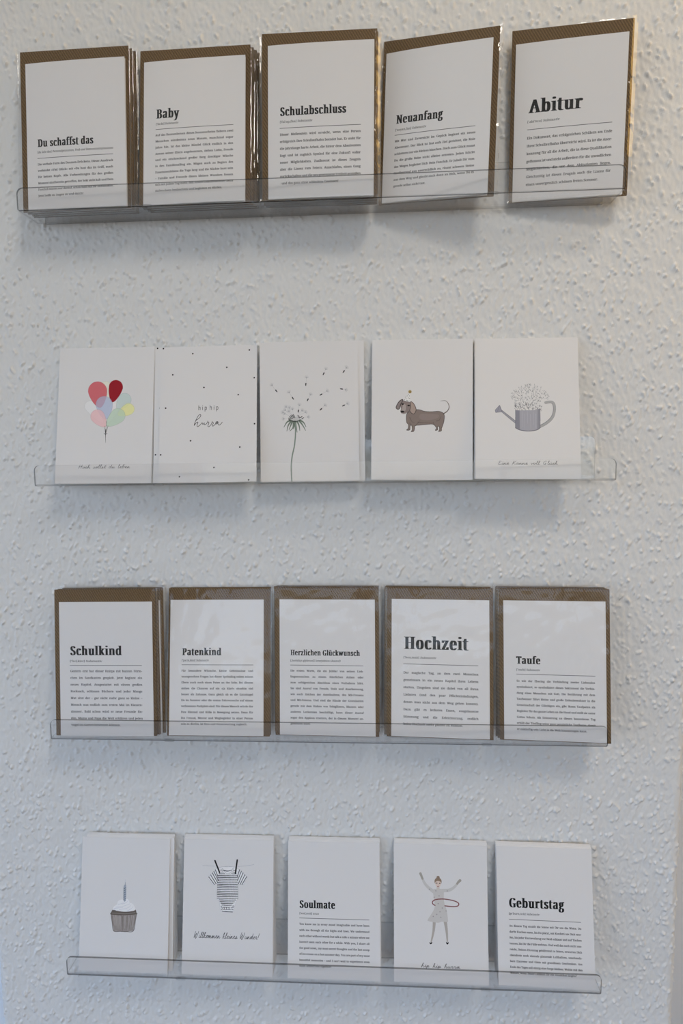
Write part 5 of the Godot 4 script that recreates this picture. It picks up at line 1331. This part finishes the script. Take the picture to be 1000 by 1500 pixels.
		["l",[67,67,77],0.8,0.73,0.73,0,[57.9,73,59.7,72.9]],
		["l",[67,67,77],0.8,0.73,0.73,0,[56.1,75,59,74.7]],
		["l",[67,67,77],0.8,0.73,0.73,0,[56.9,76.7,58.6,76.9]],
		["l",[187,190,198],0.8,0.37,0.37,1,[22.3,29.5,29.9,29.6,36.4,30]],
		["l",[187,190,198],0.8,0.37,0.37,1,[63.8,29.7,73.2,28.8,82.5,27.2]],
		["l",[10,10,12],1,1.75,1.75,0,[36.7,23.9,42.3,36.7]],
		["l",[10,10,12],1,1.75,1.75,0,[62.8,22.7,60.9,36.9]],
	],
	"33": [
		["l",[191,184,176],1,3.4,1.57,1,[45.3,83.6,44.4,93.2,41.7,104.6]],
		["l",[191,184,176],1,3.66,1.57,1,[57.6,82.9,59,92.6,59.7,103.5]],
		["f",[10,10,10],1,1,[39.7,105.1,41,105.7,42.7,104.9,42.5,106.4,41,107.4,40,106.5]],
		["f",[10,10,10],1,1,[58.3,104.2,59.7,105,61,104.2,60.8,105.9,59.6,106.9,58.5,105.8]],
		["l",[216,214,210],1,3.79,2.61,1,[44.5,51.2,38.3,46.5,34.4,41.9,32.5,37.9]],
		["l",[216,214,210],1,3.79,2.61,1,[55.3,49.9,62.5,49.1,67.7,46.1,71.3,42.3]],
		["l",[177,171,160],1,2.35,2.75,1,[32.4,37.8,31.2,34.8,30.2,32.5]],
		["l",[177,171,160],1,2.35,3.01,1,[71.5,41.9,73,40,74.7,38.5]],
		["f",[217,214,210],1,1,[43.9,49.4,47.5,48.4,52.7,48.2,56.6,49,56.4,52.1,56.3,59.5,57.4,65.6,59.3,70.5,60.6,80.6,60.1,83.1,54.2,83,49.7,84.3,43.8,83.7,39.3,83,38.1,81.4,44.6,71.3,45.9,64.8,44.3,53.1]],
		["d",[163,155,155],0.8,47.4,50.4,0.65,0.65],
		["d",[163,155,155],0.8,51,55.7,0.65,0.65],
		["d",[163,155,155],0.8,45.4,57.4,0.65,0.65],
		["d",[163,155,155],0.8,49.9,64,0.65,0.65],
		["d",[163,155,155],0.8,54.4,68.5,0.65,0.65],
		["d",[163,155,155],0.8,58.6,71.5,0.65,0.65],
		["d",[163,155,155],0.8,48.2,75.5,0.65,0.65],
		["d",[163,155,155],0.8,44.2,77.8,0.65,0.65],
		["d",[163,155,155],0.8,52.7,78.4,0.65,0.65],
		["d",[163,155,155],0.8,51.8,72.6,0.65,0.65],
		["d",[163,155,155],0.8,60.2,50.1,0.65,0.65],
		["d",[163,155,155],0.8,40.3,48.9,0.65,0.65],
		["l",[221,214,205],1,3.27,3.27,0,[50,45.4,49.9,48.2]],
		["d",[155,133,113],1,50,40.3,4.05,4.18],
		["d",[155,133,113],1,50.1,36.1,1.83,1.83],
		["f",[238,219,207],1,1,[47,42.4,47.2,40.9,50,39.7,52.9,40.7,53.1,42.2,52.4,45.1,50,46.8,47.6,45.2]],
		["d",[42,34,32],1,48.6,42.1,0.72,0.59],
		["d",[42,34,32],1,51.8,42.2,0.72,0.59],
		["d",[152,97,94],1,49.9,45.7,0.92,0.46],
		["l",[180,159,149],0.7,0.26,0.26,1,[50.1,42.6,50.3,44.3,49.7,44.5]],
		["l",[131,72,72],1,1.11,1.11,1,[46.3,66,44,64.6,43.4,62.5,46,60.2,51.3,59.1,58.4,59,66.2,60.1,71.4,61.8,73,63.9,71.3,65.9,66.1,66.6,57.4,66.1]],
	],
}
const HANDWRITING := [
	[1,0,"Hoch sollst du leben",25.1,131.9,56.4,1.92,0.32,[44,44,44]],
	[1,4,"Eine Kanne voll Glück",22.6,133,59.6,1.85,0.32,[44,44,44]],
	[3,1,"Willkommen kleines Wunder!",13.1,108.2,75.7,2.94,0.42,[16,19,28]],
	[3,3,"hip hip hurra",30.1,131.7,43.2,2.14,0.36,[32,32,36]],
]
const HIP_HIP := [41.79,70.1,22.07,3.58]
const BOUQUET := [36.64,50.27,74.11,76.85,53.77,76.76]
# where each card stands: x and z of its foot, lean, yaw, roll in degrees, height above the ledge foot, all lengths in mm
const STANDS := [
	[-282.43,34.66,4.3,-0.92,0.05,3.18],
	[-161.41,37.12,7.39,-1.02,-0.09,3.18],
	[-33.63,37.41,2.92,-0.92,-0.69,3.87],
	[78.12,26.47,3.69,-10.28,-1.64,3.15],
	[211.61,15.84,-1.03,-5.97,-0.51,2.63],
	[-272.07,30.96,10.75,0.33,-0.16,2.03],
	[-158.67,33.26,11.8,0,0.42,1.93],
	[-51.04,20.76,6.3,1.48,0.03,1.72],
	[66.58,27.32,9.05,-1.07,-0.66,1.52],
	[173.09,37.16,12.67,-1.87,-0.86,1.51],
	[-279.29,37.25,5.55,0.23,0.29,2.29],
	[-158.31,34.62,9.86,0.35,0.15,2.9],
	[-35.9,30.87,7.09,-1.16,0.12,2.94],
	[85.91,32.74,8.44,-2.23,-0.34,3.08],
	[206.26,37.17,6.96,-3.54,0.17,3.17],
	[-275.8,37.33,10.98,-0.58,0.26,1.52],
	[-154.57,37.23,11.73,-0.15,0.29,1.72],
	[-32.56,37.34,11.73,-0.28,0.27,1.65],
	[87.48,37.34,11.87,-0.04,-0.41,1.97],
	[203.1,37.47,11.16,-0.72,-0.26,1.38],
]
